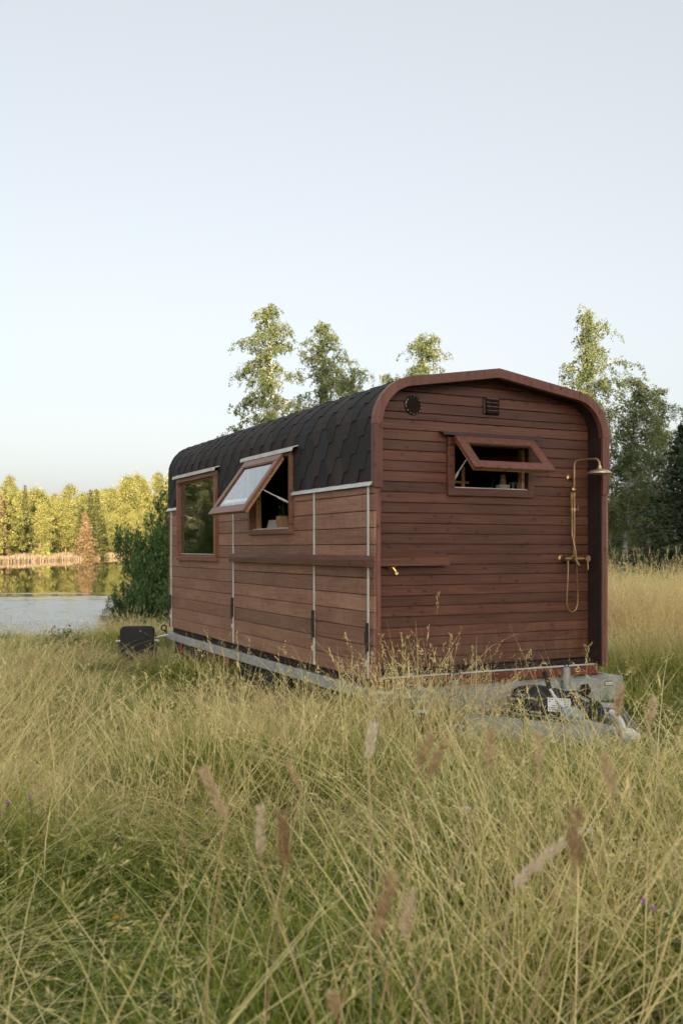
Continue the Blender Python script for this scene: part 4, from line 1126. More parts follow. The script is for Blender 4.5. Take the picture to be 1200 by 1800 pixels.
# undergrowth at the foot of the wood
FB = shrub(47, 2.6, 4.5, 18, leaf=.42, dens=.7, name='far_bush', lm='far_leaf')
gb2 = 'bushes along the far shore'; first = True
for (a, b) in seg[1:-1]:
    ln = np.linalg.norm(b - a); d = (b - a) / ln; nrm = np.array([-d[1], d[0]])
    for k in range(int(ln / 3.6)):
        p = a + d * (k * 3.6 + rg.uniform(-1, 1)) + nrm * rg.uniform(5, 16)
        if lake_sd(p[0], p[1]) < 4: continue
        s = rg.uniform(.7, 1.25); place(FB, first, (p[0], p[1], float(ground_z(p[0], p[1])) - .1), rg.uniform(0, 6.28), s, 'yellow-green bush at the foot of the far wood', 'bush', gb2); first = False
# reeds along the far shore and the near bank
RV, RF, RT = [], [], []
def reed_strip(a, b, n, w0, w1, h, wd):
    a = np.array(a, float); b = np.array(b, float); d = unit(b - a); nrm = np.array([-d[1], d[0]])
    t = rg.uniform(0, 1, n); o = rg.uniform(w0, w1, n); P = a + (b - a) * t[:, None] + nrm * o[:, None]
    keep = (lake_sd(P[:, 0], P[:, 1]) > -3.0); P = P[keep]; n = len(P)
    z = np.maximum(ground_z(P[:, 0], P[:, 1]), LAKE_Z - .2); hh = h * rg.uniform(.6, 1.15, n); an = rg.uniform(0, math.pi, n)
    e = np.stack([np.cos(an), np.sin(an), np.zeros(n)], 1) * (wd * rg.uniform(.6, 1.3, n) / 2)[:, None]; le = rg.normal(0, .12, (n, 2)) * hh[:, None]
    B = np.concatenate([P, z[:, None]], 1); Tp = B + np.concatenate([le, hh[:, None]], 1); Md = (B + Tp) / 2 - np.concatenate([le * .15, np.zeros((n, 1))], 1)
    V = np.stack([B - e, B + e, Md + e * .9, Md - e * .9, Tp], 1).reshape(-1, 3); o_ = len(RV) and sum(len(v) for v in RV)
    i0 = np.arange(n) * 5 + (o_ or 0)
    RV.append(V); RF.append(np.stack([i0, i0 + 1, i0 + 2, i0 + 3], 1)); RF.append(np.stack([i0 + 3, i0 + 2, i0 + 4, i0 + 4], 1)); RT.append(np.repeat(np.clip(rg.normal(.55, .2, n), 0, 1), 5))
for (a, b) in seg[1:-1]: reed_strip(a, b, int(np.linalg.norm(b - a) * 85), -.8, 6.5, 1.15, .12)
Fq = np.concatenate(RF); tri = Fq[:, 2] == Fq[:, 3]
ro = add_mesh('reeds', np.concatenate(RV), [tuple(f) if not t_ else tuple(f[:3]) for f, t_ in zip(Fq.tolist(), tri)], M['reed'], attrs={'tone': np.concatenate(RT)})
tag(ro, 'band of pale dry reeds along the far shore', 'reeds', kind='stuff')

# ---- unseen wood behind the camera, heights shaped to keep evening sun off the meadow
gw = 'trees of the unseen wood behind the viewpoint'
for i in range(72):
    row = i % 2; x = 22 + (i // 2) * 4.2 + rg.uniform(-2, 2) + row * 3.6; y = -172 - row * 8 + rg.uniform(-2, 2)
    o = copy_tree(S2_, (x, y, float(ground_z(x, y)) - .1), rg.uniform(0, 6.28), (1.5, 1.5, rg.uniform(1.0, 1.3) if x < 45.5 else rg.uniform(.5, .75))); tag(o, 'unseen dark spruce on the rise behind the viewpoint, keeping sun off the meadow', 'spruce', gw)

# ================================================================== meadow
SRC = bpy.data.collections.new('grass_tufts')
def ribbon_set(specs, rg):
    """specs: dict arrays p0(n,3), az, lean, h, bend, w, tone -> ribbon blades with 5 levels"""
    n = len(specs['h']); K = 5; t = np.linspace(0, 1, K)[None, :]
    d = np.stack([np.cos(specs['az']), np.sin(specs['az'])], 1)
    reach = specs['h'][:, None] * (specs['lean'][:, None] * t + specs['bend'][:, None] * t ** 2.4)
    z = specs['h'][:, None] * (t - .45 * np.clip(specs['bend'][:, None], 0, 2) * t ** 3)
    P = np.stack([specs['p0'][:, 0:1] + d[:, 0:1] * reach, specs['p0'][:, 1:2] + d[:, 1:2] * reach, specs['p0'][:, 2:3] + z], -1)
    ta = specs['az'] + specs.get('twist', rg.uniform(0, 6.28, n)); side = np.stack([np.cos(ta), np.sin(ta), np.zeros(n)], 1)[:, None, :]
    wd = specs['w'][:, None] * np.array([.8, 1, .85, .55, .06])[None, :] / 2
    V = np.stack([P - side * wd[..., None], P + side * wd[..., None]], 2).reshape(-1, 3)
    b = (np.arange(n) * K * 2)[:, None] + (np.arange(K - 1) * 2)[None, :]; b = b.ravel()
    F = np.stack([b, b + 1, b + 3, b + 2], 1)
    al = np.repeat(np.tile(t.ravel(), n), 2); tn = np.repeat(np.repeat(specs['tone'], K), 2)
    return V, F, al, tn, P
class Tuft:
    def __init__(s): s.V = []; s.F = []; s.A = []; s.T = []; s.o = 0
    def put(s, V, F, a, t): s.V.append(V); s.F.append(F + s.o); s.A.append(a); s.T.append(t); s.o += len(V)
    def build(s, name, mt):
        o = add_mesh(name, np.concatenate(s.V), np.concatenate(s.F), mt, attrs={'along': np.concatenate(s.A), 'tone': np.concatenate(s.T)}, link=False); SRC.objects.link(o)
def quads_at(P, dirs, ln, wd, rg, tone, along=.9):
    n = len(P); s = unit(np.cross(dirs, rg.normal(size=(n, 3))))
    V = np.stack([P, P + dirs * ln * .5 + s * wd, P + dirs * ln, P + dirs * ln * .5 - s * wd], 1).reshape(-1, 3)
    return V, np.arange(4 * n).reshape(n, 4), np.full(4 * n, along), np.repeat(tone, 4)
def blades(T_, rg, n, half, h, lean, bend, w, tone, z0=-.02):
    """n blades spread over a square patch"""
    xy = rg.uniform(-half, half, (n, 2))
    S = dict(p0=np.concatenate([xy, np.full((n, 1), z0)], 1), az=rg.uniform(0, 6.28, n), lean=rg.uniform(lean[0], lean[1], n), h=rg.uniform(h[0], h[1], n), bend=bend * rg.uniform(0, 1, n) ** 1.4, w=rg.uniform(.6, 1.1, n) * w, tone=np.clip(rg.normal(tone, .2, n), 0, 1))
    T_.put(*ribbon_set(S, rg)[:4])
def stems(T_, rg, n, half, h, head, tone, lean=.35, bend=.4, w=.0042, az0=None):
    xy = rg.uniform(-half, half, (n, 2)); tn_ = np.clip(rg.normal(tone, .15, n), 0, 1)
    S = dict(p0=np.concatenate([xy, np.full((n, 1), -.02)], 1), az=rg.uniform(0, 6.28, n) if az0 is None else rg.normal(az0, .7, n), lean=rg.uniform(.02, lean, n), h=rg.uniform(h[0], h[1], n), bend=bend * rg.uniform(0, 1, n), w=np.full(n, w), tone=tn_)
    V, F, al, tn, P = ribbon_set(S, rg); T_.put(V, F, al, tn)
    for i in range(n):
        top = P[i, -1]; d = unit(P[i, -1] - P[i, -2])
        if head == 'spike':
            m = 12; u = rg.uniform(0, 1, m); q = top - d * (u * .07)[:, None]; dr = unit(d + rg.normal(0, .3, (m, 3))); T_.put(*quads_at(q, dr, .024, .0032, rg, np.clip(tn_[i] + rg.normal(0, .1, m), 0, 1)))
        elif head == 'plume':
            m = 14; u = rg.uniform(0, 1, m); q = top - d * (u * .13)[:, None] + rg.normal(0, .005, (m, 3)); dr = unit(d + rg.normal(0, .35, (m, 3)) + np.array([0, 0, -.2])); T_.put(*quads_at(q, dr, .026, .002, rg, np.clip(tn_[i] + rg.normal(0, .12, m), 0, 1)))
        else:
            m = 26; u = rg.uniform(0, 1, m) ** .8; q = top - d * (u * .17)[:, None]; sp = rg.normal(0, 1, (m, 3)); sp[:, 2] = np.abs(sp[:, 2]) * .6; q = q + sp * (.010 + .03 * u)[:, None]; dr = unit(rg.normal(0, 1, (m, 3)) + d); T_.put(*quads_at(q, dr, .02, .0022, rg, np.clip(tn_[i] + rg.normal(0, .12, m), 0, 1)))
kinds = []; IDX = {}
def reg(name, T_, mt): IDX.setdefault(name, []).append(len(kinds)); T_.build('%02d_' % len(kinds) + name, mt); kinds.append(name)
HALF = .33
for s in range(7):                                        # mixed turf: green leaves, long pale strands, some bent over
    g_ = np.random.default_rng(200 + s); T_ = Tuft()
    blades(T_, g_, 230, HALF, (.14, .36), (.05, .6), 1.0, .0085, .2); blades(T_, g_, 70, HALF, (.3, .58), (.1, .9), .9, .0068, .72)
    blades(T_, g_, 34, HALF, (.4, .75), (.4, 1.3), 1.2, .0062, .95); stems(T_, g_, 9, HALF, (.42, .68), 'plume', .9, w=.0055); stems(T_, g_, 4, HALF, (.42, .7), 'spike', .85, .2, .2, w=.0055)
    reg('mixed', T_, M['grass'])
for s in range(4):
    g_ = np.random.default_rng(220 + s); T_ = Tuft()
    blades(T_, g_, 320, HALF, (.18, .46), (.05, .7), 1.1, .0095, .08); blades(T_, g_, 26, HALF, (.16, .4), (.2, .9), 1.2, .017, .06); blades(T_, g_, 40, HALF, (.3, .6), (.1, .9), 1., .0068, .75); stems(T_, g_, 4, HALF, (.45, .7), 'plume', .85, w=.005)
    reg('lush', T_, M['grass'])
for s in range(4):
    g_ = np.random.default_rng(240 + s); T_ = Tuft(); az0 = g_.uniform(0, 6.28)
    blades(T_, g_, 160, HALF, (.12, .34), (.05, .6), 1., .008, .3); blades(T_, g_, 100, HALF, (.32, .64), (.05, .8), .8, .0064, .95)
    stems(T_, g_, 20, HALF, (.45, .78), 'plume', .95, .7, .6, w=.0055, az0=az0)
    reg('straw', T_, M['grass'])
for s in range(4):                                        # stalks laid flat by wind and rain
    g_ = np.random.default_rng(260 + s); T_ = Tuft()
    blades(T_, g_, 180, HALF, (.12, .32), (.1, .8), 1., .008, .2)
    for q in range(2):
        n = 75; a0 = g_.uniform(0, 6.28); xy = g_.uniform(-HALF, HALF, (n, 2))
        T_.put(*ribbon_set(dict(p0=np.concatenate([xy, np.full((n, 1), .0)], 1), az=g_.normal(a0, .45, n), lean=g_.uniform(.5, 1.5, n), h=g_.uniform(.22, .46, n), bend=g_.uniform(.4, 1.6, n), w=g_.uniform(.7, 1.1, n) * .0066, tone=np.clip(g_.normal(.95, .15, n), 0, 1)), g_)[:4])
    reg('lodged', T_, M['grass'])
for s in range(4):                                        # single long arching strands
    g_ = np.random.default_rng(270 + s); T_ = Tuft(); blades(T_, g_, 7, .2, (.6, .95), (.3, 1.2), 1.1, .0068, .85); stems(T_, g_, 3, .2, (.6, .9), 'plume', .8, 1.1, .7); reg('arcs', T_, M['grass'])
for s in range(3):
    g_ = np.random.default_rng(280 + s); T_ = Tuft(); stems(T_, g_, 10, .22, (.36, .62), 'airy', .6); reg('airy', T_, M['panicle'])
for s in range(3):
    g_ = np.random.default_rng(290 + s); T_ = Tuft(); stems(T_, g_, 5, .2, (.5, .85), 'spike', .7, .18, .18); reg('timothy', T_, M['grass'])
for s in range(3):
    g_ = np.random.default_rng(300 + s); T_ = Tuft(); stems(T_, g_, 8, .16, (.5, .85), 'plume', .85, .4, .5, az0=g_.uniform(0, 6.28)); reg('tall', T_, M['grass'])
rg = np.random.default_rng(5)
def vnoise(x, y, s, seed):
    r_ = np.random.default_rng(seed); G = r_.uniform(0, 1, (64, 64)); xf = (x / s) % 64; yf = (y / s) % 64
    i, j = xf.astype(int), yf.astype(int); u, v = xf - i, yf - j; u = u * u * (3 - 2 * u); v = v * v * (3 - 2 * v); i1, j1 = (i + 1) % 64, (j + 1) % 64
    return (G[i, j] * (1 - u) + G[i1, j] * u) * (1 - v) + (G[i, j1] * (1 - u) + G[i1, j1] * u) * v
PATCHES = [(-1.1, 4.0, .8, -.3), (-.55, 3.1, .8, -.32), (.95, 5.3, .6, -.34), (.37, 4.1, .45, -.3), (3.4, 10, .9, -.32), (-1.9, 8.6, .9, -.15), (1.3, 3.4, .35, -.25), (-2.2, 11, 1.3, -.12), (2.6, 7.2, .8, -.25), (.1, 2.6, .5, -.25),
           (-2., 6.8, 1.1, .12), (-1., 5.9, .8, .06), (.3, 5.1, .55, .22), (.9, 3.7, .5, .26), (.55, 2.9, .45, .24), (0., 7.4, .8, .08), (-.2, 4.6, .45, .15), (1.7, 5.2, .6, .18), (-1.5, 3.3, .4, .12)]
def lushness(x, y):
    """dry (positive) and fresh (negative) patches of the meadow"""
    f = 0 * x
    for (a, b, r, k) in PATCHES: f = f + k * np.exp(-((x - a) ** 2 + (y - b) ** 2 * .7) / (r * r))
    return f
def grass_scale(x, y):
    """how tall the meadow stands, 1 = about 0.45 m"""
    u, v = to_local(x, y)
    h = .52 + .78 * sstep(.22, .78, vnoise(x, y, .95, 1)) + .3 * (vnoise(x, y, 3.1, 2) - .5)
    h = h - .22 * sstep(6, 10, y)
    h = h + .75 * sstep(2.6, 3.8, x - .1 * (y - 9)) * sstep(8.5, 12.5, y)                 # tall dry stand right of the cabin
    h = h + .35 * np.exp(-((u + .1) ** 2 / .6 + (v + .3) ** 2 / .3))                       # tall clump at the front corner
    h = h - .6 * sstep(.25, .7, u) * sstep(2.7, 2.0, u) * sstep(-3.0, -2.0, v) * sstep(.1, -.3, v)   # trodden by the drawbar
    h = h - .12 * sstep(1.6, .2, -u) * sstep(.6, 2.2, v) * sstep(8, 6, v)                  # shorter along the side
    h = h - .24 * sstep(.3, -1.5, x) * sstep(8.5, 11.5, y)
    h = h - .5 * np.exp(-((x + 2.6) ** 2 / .5 + (y - 12.1) ** 2 / 1.6))
    h = h - .22 * np.exp(-((x - 1.75) ** 2 / .5 + (y - 5.9) ** 2 / .5))
    return np.clip(h - .1 * (lushness(x, y) < -.12), .2, 2)
def right_dry(x, y): return sstep(2.2, 3.6, x - .1 * (y - 9)) * sstep(10.5, 16, y)
def finish(xx, yy, idx, sxy, sz, dry):
    m = len(xx); s = grass_scale(xx, yy)
    rot = np.stack([rg.normal(0, .06, m), rg.normal(0, .06, m), rg.uniform(0, 6.28, m)], 1)
    size = np.stack([sxy, sxy, s * sz], 1)
    dr = dry + .05 + .36 * (vnoise(xx, yy, 1.1, 3) * .5 + vnoise(xx, yy, 3.7, 4) * .5 - .5) * 2 + rg.normal(0, .05, m) + .18 * right_dry(xx, yy) + lushness(xx, yy)
    return np.stack([xx, yy, ground_z(xx, yy)], 1), rot, size, idx, dr
def clear(xx, yy, m=0.):
    u, v = to_local(xx, yy); return ~((u > .3 + m) & (u < W - .25) & (v > .45 + m) & (v < LEN - .3)) & (lake_sd(xx, yy) > .25)
def tiles(y0, y1, step, sxy, sz, dry=0.):
    ys = np.arange(y0, y1, step); P = []
    for y in ys:
        hw = .40 * y + 1.6; xs_ = np.arange(-hw, hw, step); P.append(np.stack([xs_ + rg.uniform(-.3, .3, len(xs_)) * step, np.full(len(xs_), y) + rg.uniform(-.3, .3, len(xs_)) * step], 1))
    P = np.concatenate(P); xx, yy = P[:, 0], P[:, 1]; k = clear(xx, yy); xx, yy = xx[k], yy[k]; m = len(xx)
    a = vnoise(xx, yy, .9, 10); b = vnoise(xx, yy, 1.4, 8); c = vnoise(xx, yy, 1.8, 9); rd = right_dry(xx, yy); u = rg.uniform(0, 1, m)
    pick = lambda nm: rg.choice(IDX[nm], m)
    idx = pick('mixed'); idx = np.where(c + .25 * (u - .5) + .5 * rd > .58, pick('straw'), idx); idx = np.where(b + .2 * (u - .5) - .3 * rd > .60, pick('lodged'), idx); idx = np.where(a + .2 * (u - .5) - .4 * rd > .62, pick('lush'), idx)
    lf = lushness(xx, yy); idx = np.where((lf < -.1) & (u < .85), pick('lush'), idx); idx = np.where((lf > .1) & (u < .45), pick('lodged'), np.where((lf > .1) & (u > .6), pick('straw'), idx))
    near = sstep(5.2, 3.2, yy) * (lf < .08); idx = np.where((u < .75 * near) & (a > .35), pick('lush'), idx)
    return finish(xx, yy, idx, rg.uniform(.9, 1.15, m) * sxy, rg.uniform(.85, 1.2, m) * sz, dry)
def scatter(kind, dens, y0, y1, sz0, sz1, cond=None, dry=0.):
    n = int((y1 - y0) * (.40 * (y0 + y1) + 3.2) * dens); yy = rg.uniform(y0, y1, n * 3); hw = .4 * yy + 1.6; k = rg.uniform(0, 1, n * 3) < hw / hw.max(); yy = yy[k][:n]; xx = rg.uniform(-1, 1, len(yy)) * (.4 * yy + 1.6)
    k = clear(xx, yy, -.25)
    u_, v_ = to_local(xx, yy); k &= ~((u_ > .35) & (u_ < 2.7) & (v_ > -2.6) & (v_ < -.1))
    if cond is not None: k &= rg.uniform(0, 1, len(xx)) < cond(xx, yy)
    xx, yy = xx[k], yy[k]; m = len(xx)
    return finish(xx, yy, rg.choice(IDX[kind], m), np.ones(m), rg.uniform(sz0, sz1, m), dry)
def patch(s, seed, lo, hi): return lambda x, y: sstep(lo, hi, vnoise(x, y, s, seed))
batches = [tiles(1.5, 7, .40, 1., 1.), tiles(7, 18, .46, 1.05, 1.), tiles(18, 36, .8, 1.6, 1.1, .1), tiles(36, 62, 1.5, 2.6, 1.3, .15),
    scatter('arcs', 9, 1.8, 4.6, .9, 1.2), scatter('arcs', 7, 1.8, 8, .8, 1.15), scatter('arcs', 3, 8, 14, .7, 1.), scatter('tall', 3.5, 2.4, 9, .85, 1.15), scatter('timothy', 2.5, 2.6, 10, .85, 1.1), scatter('airy', 2.5, 2.6, 10, .85, 1.2, patch(1.6, 9, .4, .7)),
    scatter('airy', 6, 9, 17, .85, 1.25, patch(2., 9, .25, .55), .1), scatter('tall', 2, 9, 18, .8, 1.1), scatter('timothy', 1.2, 10, 18, .85, 1.1), scatter('timothy', .9, 17, 34, .9, 1.2),
    scatter('airy', 16, 8, 18, .9, 1.25, right_dry, .15), scatter('tall', 12, 8, 20, .9, 1.2, right_dry, .15)]
def fringe(kind, n, u0, u1, v0, v1, s0, s1, dry):
    u = rg.uniform(u0, u1, n); v = rg.uniform(v0, v1, n); x = CX + u * math.cos(ANG) - v * math.sin(ANG); y = CY + u * math.sin(ANG) + v * math.cos(ANG)
    sc_ = rg.uniform(s0, s1, n)
    return np.stack([x, y, ground_z(x, y)], 1), np.stack([rg.normal(0, .12, n), rg.normal(0, .12, n), rg.uniform(0, 6.28, n)], 1), np.stack([np.ones(n) * .9, np.ones(n) * .9, sc_], 1), rg.choice(IDX[kind], n), np.full(n, dry) + rg.normal(0, .1, n)
# denser stems along the cabin's foot, low growth in the shade beneath it
batches += [fringe('tall', 20, -.45, .9, -.75, -.2, 1.0, 1.3, .2), fringe('timothy', 9, -.6, 2.2, -.7, -.25, .9, 1.2, .1), fringe('lush', 5, -.5, .2, -.5, .3, 1.1, 1.5, .0), fringe('airy', 10, -.7, .9, -.8, -.2, .9, 1.3, .2),
            fringe('lush', 9, .2, 1.2, -1.7, -1.0, .5, .75, .05), fringe('straw', 5, .3, 1.0, -1.5, -.8, .4, .55, .05), fringe('tall', 10, -.7, -.1, .3, 5.5, .7, .95, .2), fringe('lush', 46, .2, 2.3, .4, 6, .4, .7, 0.)]
P_, Ro, Sc, Id, Dr = (np.concatenate([b[i] for b in batches]) for i in range(5))
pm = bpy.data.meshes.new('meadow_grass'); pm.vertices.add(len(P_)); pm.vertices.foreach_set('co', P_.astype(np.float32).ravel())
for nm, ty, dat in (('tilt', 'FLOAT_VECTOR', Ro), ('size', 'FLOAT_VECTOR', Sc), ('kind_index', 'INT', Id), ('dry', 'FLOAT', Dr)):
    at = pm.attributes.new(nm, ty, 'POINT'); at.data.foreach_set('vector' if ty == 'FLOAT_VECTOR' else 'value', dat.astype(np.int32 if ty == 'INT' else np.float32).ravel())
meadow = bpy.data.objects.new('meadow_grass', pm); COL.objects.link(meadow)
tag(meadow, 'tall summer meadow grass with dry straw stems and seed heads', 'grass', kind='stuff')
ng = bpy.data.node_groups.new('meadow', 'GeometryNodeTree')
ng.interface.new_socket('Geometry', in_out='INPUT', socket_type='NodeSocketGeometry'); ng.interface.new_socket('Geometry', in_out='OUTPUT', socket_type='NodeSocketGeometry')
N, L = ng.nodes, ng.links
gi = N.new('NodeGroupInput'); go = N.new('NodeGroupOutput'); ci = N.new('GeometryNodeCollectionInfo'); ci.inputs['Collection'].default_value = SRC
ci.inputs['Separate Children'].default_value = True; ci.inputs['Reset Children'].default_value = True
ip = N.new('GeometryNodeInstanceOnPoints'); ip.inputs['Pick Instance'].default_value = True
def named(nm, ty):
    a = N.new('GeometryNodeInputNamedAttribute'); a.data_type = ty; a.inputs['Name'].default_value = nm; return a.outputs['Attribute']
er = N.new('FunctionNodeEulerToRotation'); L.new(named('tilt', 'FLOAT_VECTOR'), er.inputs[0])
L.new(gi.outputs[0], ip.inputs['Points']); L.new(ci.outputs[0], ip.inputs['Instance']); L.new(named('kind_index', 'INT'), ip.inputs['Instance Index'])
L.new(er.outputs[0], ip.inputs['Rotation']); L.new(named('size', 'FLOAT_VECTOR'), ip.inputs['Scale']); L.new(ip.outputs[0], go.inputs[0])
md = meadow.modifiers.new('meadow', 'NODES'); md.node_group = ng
print('tufts', len(P_))

# ================================================================== plants one can point to
def at_px(px, py, d):
    """where the sight line through an image point lies at depth d"""
    return Vector(((px - 600) / 1670 * d, d, CAM_H - (py - 964) / 1670 * d))
def timothy(px0, py0, px1, py1, d, label, tone, r=.0075, name='timothy_stalk', cat='grass stalk', lean=.0):
    """one seed head from the upper point to the lower one, on a stem that runs on down to the ground"""
    a, b = at_px(px0, py0, d), at_px(px1, py1, d); ax = (a - b); g = Vector((b.x - ax.x / max(.2, abs(ax.z)) * .25 + lean, d + .05, float(ground_z(b.x, d)) - .03))
    e = empty(name, g); tag(e, label, cat); b0 = b - g; a0 = a - g
    mid = b0 * .55 + Vector((ax.x * -.1 + lean * .28, 0, .0)); pts = [Vector((0, 0, 0)), b0 * .28 + (mid - b0 * .55) * .6, mid, b0 * .8 + (mid - b0 * .55) * .5, b0]
    rg_ = np.random.default_rng(int(px0 * 7 + py0)); m = MB(); m.tube(pts + [a0], [.0019, .0018, .0016, .0015, .0013, .0008], 6)
    so = m.build('stem', M['stalk'], e, True); n0 = len(so.data.vertices); at = so.data.attributes.new('tone', 'FLOAT', 'POINT'); at.data.foreach_set('value', np.full(n0, .35 + .4 * tone, np.float32))
    n = int(70 + 560 * (a0 - b0).length); u = rg_.uniform(0, 1, n); d_ = np.array((a0 - b0).normalized()); P = np.array(b0)[None] + (np.array(a0 - b0))[None] * u[:, None]
    rad = r * np.sin(np.pi * np.clip(u * .92 + .06, 0, 1)) ** .5; th_ = rg_.uniform(0, 6.28, n); q = np.cross(d_, [0, 1, 0]); q /= np.linalg.norm(q); w_ = np.cross(d_, q)
    rd = q[None] * np.cos(th_)[:, None] + w_[None] * np.sin(th_)[:, None]; dr = unit(d_[None] + rd * .7); Vq, Fq_, _, tn = quads_at(P + rd * (rad * .45)[:, None], dr, .021 * r / .0075, .0019, rg_, np.clip(tone + rg_.normal(0, .12, n), 0, 1))
    add_mesh('seed_head', Vq, Fq_, M['stalk'], e, attrs={'tone': tn})
    sd = rg_.uniform(0, 6.28)
    for k_ in range(2):
        bl = MB(); h0 = pts[1 + k_]; dd = Vector((math.cos(sd + 2.6 * k_), math.sin(sd + 2.6 * k_), .9)); s_ = Vector((-dd.y, dd.x, 0)) * .003
        bl.add([h0 - s_, h0 + s_, h0 + dd * .09 + s_ * .8, h0 + dd * .09 - s_ * .8, h0 + dd * .15 + Vector((dd.x * .05, dd.y * .05, -.02))], [(0, 1, 2, 3), (3, 2, 4)])
        lo = bl.build('leaf', M['weed_leaf'], e); at = lo.data.attributes.new('tone', 'FLOAT', 'POINT'); at.data.foreach_set('value', np.full(len(lo.data.vertices), .8, np.float32))
for a in [
    (357, 1352, 398, 1440, 1.75, 'blurred seed head leaning left, leftmost of the tall pale stalks before the camera', .5, .0085),
    (459, 1418, 457, 1508, 1.7, 'upright pinkish seed head between the leaning stalk and the dark brown one', .75, .0075),
    (495, 1430, 502, 1535, 1.6, 'dark brown seed head, darkest of the tall stalks before the camera', .02, .0085),
    (656, 1276, 648, 1338, 2.0, 'pale whitish-pink seed head below the front corner of the cabin', .98, .0085),
    (757, 1298, 735, 1348, 2.1, 'brown seed head leaning right, left one of a close pair', .1, .0085),
    (782, 1304, 752, 1366, 2.0, 'brown seed head leaning right, right one of a close pair', .35, .008),
    (864, 1284, 858, 1352, 2.2, 'upright tan seed head below the spare wheel, left of two', .6, .0085),
    (945, 1292, 948, 1352, 2.3, 'upright tan seed head below the label plate, right of two', .5, .0075),
    (1008, 1425, 1014, 1530, 1.35, 'tall rusty stalk in the lower right with a thick reddish head', .15, .009),
    (1088, 1204, 1084, 1262, 2.3, 'tan seed head just right of the white coupling', .55, .009),
    (1063, 1330, 1078, 1400, 1.8, 'olive-tan seed head standing left of the one at the right edge', .4, .009),
    (1150, 1228, 1138, 1275, 2.4, 'pale green seed head highest at the right edge', .6, .0085),
    (722, 1570, 712, 1650, 1.5, 'pale fluffy seed head low in the middle of the foreground', .8, .008),
    (688, 1545, 660, 1650, 1.3, 'rusty red stalk leaning right low in the middle', .12, .008),
    (985, 1482, 900, 1560, 1.75, 'long drooping pale plume bowing left in the lower right', .9, .009),
    (585, 1750, 592, 1790, 1.5, 'brown seed head tip at the bottom edge', .3, .008),
    (505, 1340, 530, 1392, 2.6, 'small tan seed head left of the pale whitish-pink one', .5, .006),
]: timothy(*a[:7], a[7] * .72, lean=.22 * math.sin(a[0] * 1.7))

def umbel(px, py, d, n, label, seed, spread=.10, tilt=0.):
    """white-flowered umbel plant: stem, branches and flat heads of florets"""
    rg_ = np.random.default_rng(seed); top = at_px(px, py, d); g = Vector((top.x + .03, d + .04, float(ground_z(top.x, d)))); e = empty('umbel_plant', g); tag(e, label, 'wild flower')
    t0 = top - g; m = MB(); m.tube([(0, 0, 0), t0 * .5 + Vector((.015, 0, 0)), t0 * .82], [.0035, .003, .002], 5)
    heads = []
    for i in range(n):
        o = Vector((rg_.uniform(-1, 1) * spread, rg_.uniform(-1, 1) * spread * .5, rg_.uniform(-.06, .02))) if i else Vector((0, 0, 0))
        h = t0 + o; m.tube([t0 * .72, (t0 * .8 + h) / 2, h - Vector((0, 0, .012))], .0014, 4); heads.append(h)
    so = m.build('stem', M['weed_leaf'], e); at = so.data.attributes.new('tone', 'FLOAT', 'POINT'); at.data.foreach_set('value', np.full(len(so.data.vertices), .6, np.float32))
    for h in heads:
        f = MB(); R0 = rg_.uniform(.030, .044)
        for q in range(40):
            r_, a_ = R0 * math.sqrt(rg_.uniform()), rg_.uniform(0, 6.28); c = h + Vector((r_ * math.cos(a_), r_ * math.sin(a_), .008 - r_ * .25 + rg_.uniform(-.002, .003)))
            s_ = rg_.uniform(.004, .0065); f.add([c + Vector((s_ * math.cos(t_), s_ * math.sin(t_), rg_.uniform(-.001, .001))) for t_ in (0, 1.26, 2.5, 3.77, 5.03)], [(0, 1, 2, 3, 4)])
        fo_ = f.build('flower_head', M['white_petal'], e); fo_['kind'] = 'stuff'
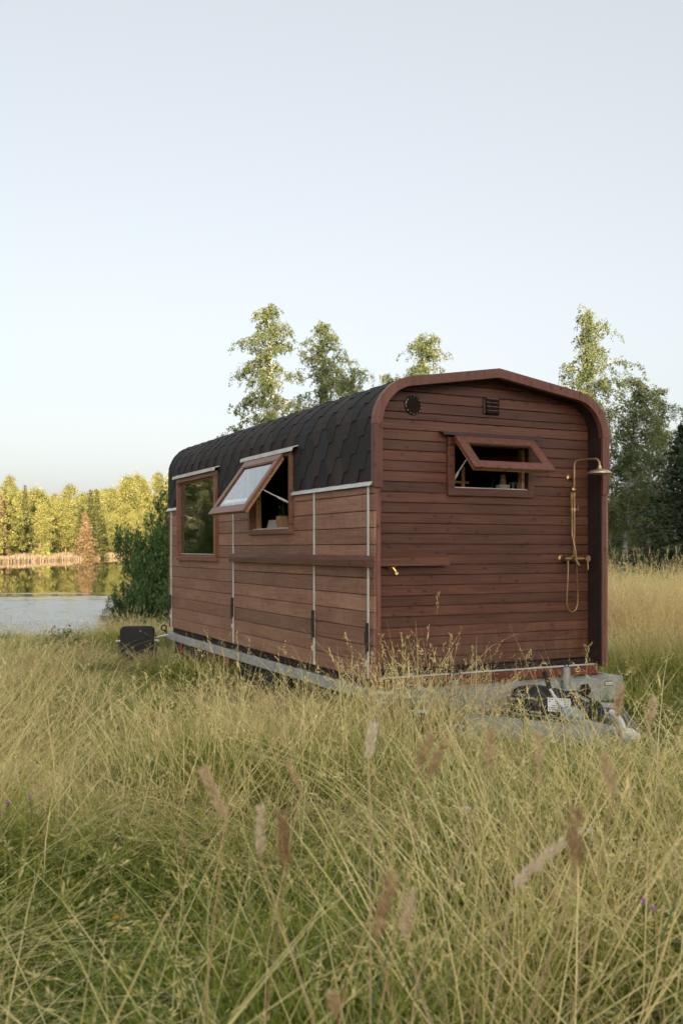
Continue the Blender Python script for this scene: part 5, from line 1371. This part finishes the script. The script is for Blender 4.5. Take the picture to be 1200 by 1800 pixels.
for a in [
    (722, 1205, 7.15, 4, 'white umbel flower below the front prop stand, topmost of the white cluster', 1),
    (688, 1218, 7.2, 3, 'white umbel flower at the left of the white cluster by the cabin corner', 2),
    (738, 1225, 7.1, 3, 'white umbel flower right beside the left prop stand', 3),
    (700, 1190, 7.3, 2, 'white umbel flower against the dark gap under the end wall', 4),
    (660, 1232, 7.0, 2, 'white flower low in the grass left of the white cluster', 5),
    (660, 1258, 6.8, 1, 'single white flower lowest on the left of the white cluster', 6),
    (740, 1252, 6.9, 3, 'drooping white flower cluster low before the cross beam', 7),
    (915, 1222, 6.95, 3, 'white umbel flower in front of the spare wheel, upper one', 8),
    (918, 1248, 6.75, 2, 'creamy white umbel flower in front of the spare wheel, lower one', 9),
    (1020, 1459, 3.9, 1, 'single small white flower low in the right foreground grass', 10),
    (816, 1422, 4.2, 1, 'tiny white flower in the middle of the foreground grass', 11),
]: umbel(a[0], a[1], a[2] - (.55 if a[2] > 6.5 else 0), *a[3:])
def blossom(px, py, d, label, mt, seed, r=.016, name='knapweed'):
    rg_ = np.random.default_rng(seed); top = at_px(px, py, d); g = Vector((top.x - .02, d + .03, float(ground_z(top.x, d)))); e = empty(name, g); tag(e, label, 'wild flower'); t0 = top - g
    m = MB(); m.tube([(0, 0, 0), t0 * .6 + Vector((.012, 0, 0)), t0], [.0025, .002, .0017], 5); m.lathe([(.002, -.014), (.007, -.01), (.0075, -.002), (.005, .002)], t0, (0, 0, 1), 8); so = m.build('stem', M['weed_leaf'], e); at = so.data.attributes.new('tone', 'FLOAT', 'POINT'); at.data.foreach_set('value', np.full(len(so.data.vertices), .5, np.float32))
    f = MB()
    for q in range(26):
        a_ = rg_.uniform(0, 6.28); el = rg_.uniform(.2, 1.4); dd = Vector((math.cos(a_) * math.cos(el), math.sin(a_) * math.cos(el), math.sin(el))); s_ = dd.cross(Vector((0, 0, 1))).normalized() * .0032
        f.add([t0, t0 + dd * r * .7 + s_, t0 + dd * r * 1.1, t0 + dd * r * .7 - s_], [(0, 1, 2, 3)])
    f.build('petals', mt, e)
blossom(1131, 1588, 2.9, 'purple knapweed flower in the lower right foreground, brighter of two', M['purple'], 1)
blossom(1149, 1602, 2.9, 'purple knapweed flower just right of the brighter one', M['purple'], 2, .014)
blossom(14, 1414, 4.6, 'small purple flower at the left edge of the meadow', M['purple'], 3)
blossom(54, 1403, 4.7, 'small purple flower a little right of the left edge', M['purple'], 4)
blossom(205, 1617, 3.3, 'yellow flower low in the left foreground', M['yellow'], 5, .018, 'yellow_flower')
WD = shrub(51, .62, .9, 26, leaf=.06, dens=.7, name='nettle_clump', lm='weed_leaf')
place(WD, True, base_at(118, 14.6), 0, (.6, .6, .5), 'dark leafy weed clump in the grass between the lake and the chair', 'weed')
place(WD, False, base_at(108, 13.2), 2, (.4, .4, .45), 'small upright weed just in front of the leafy clump', 'weed')
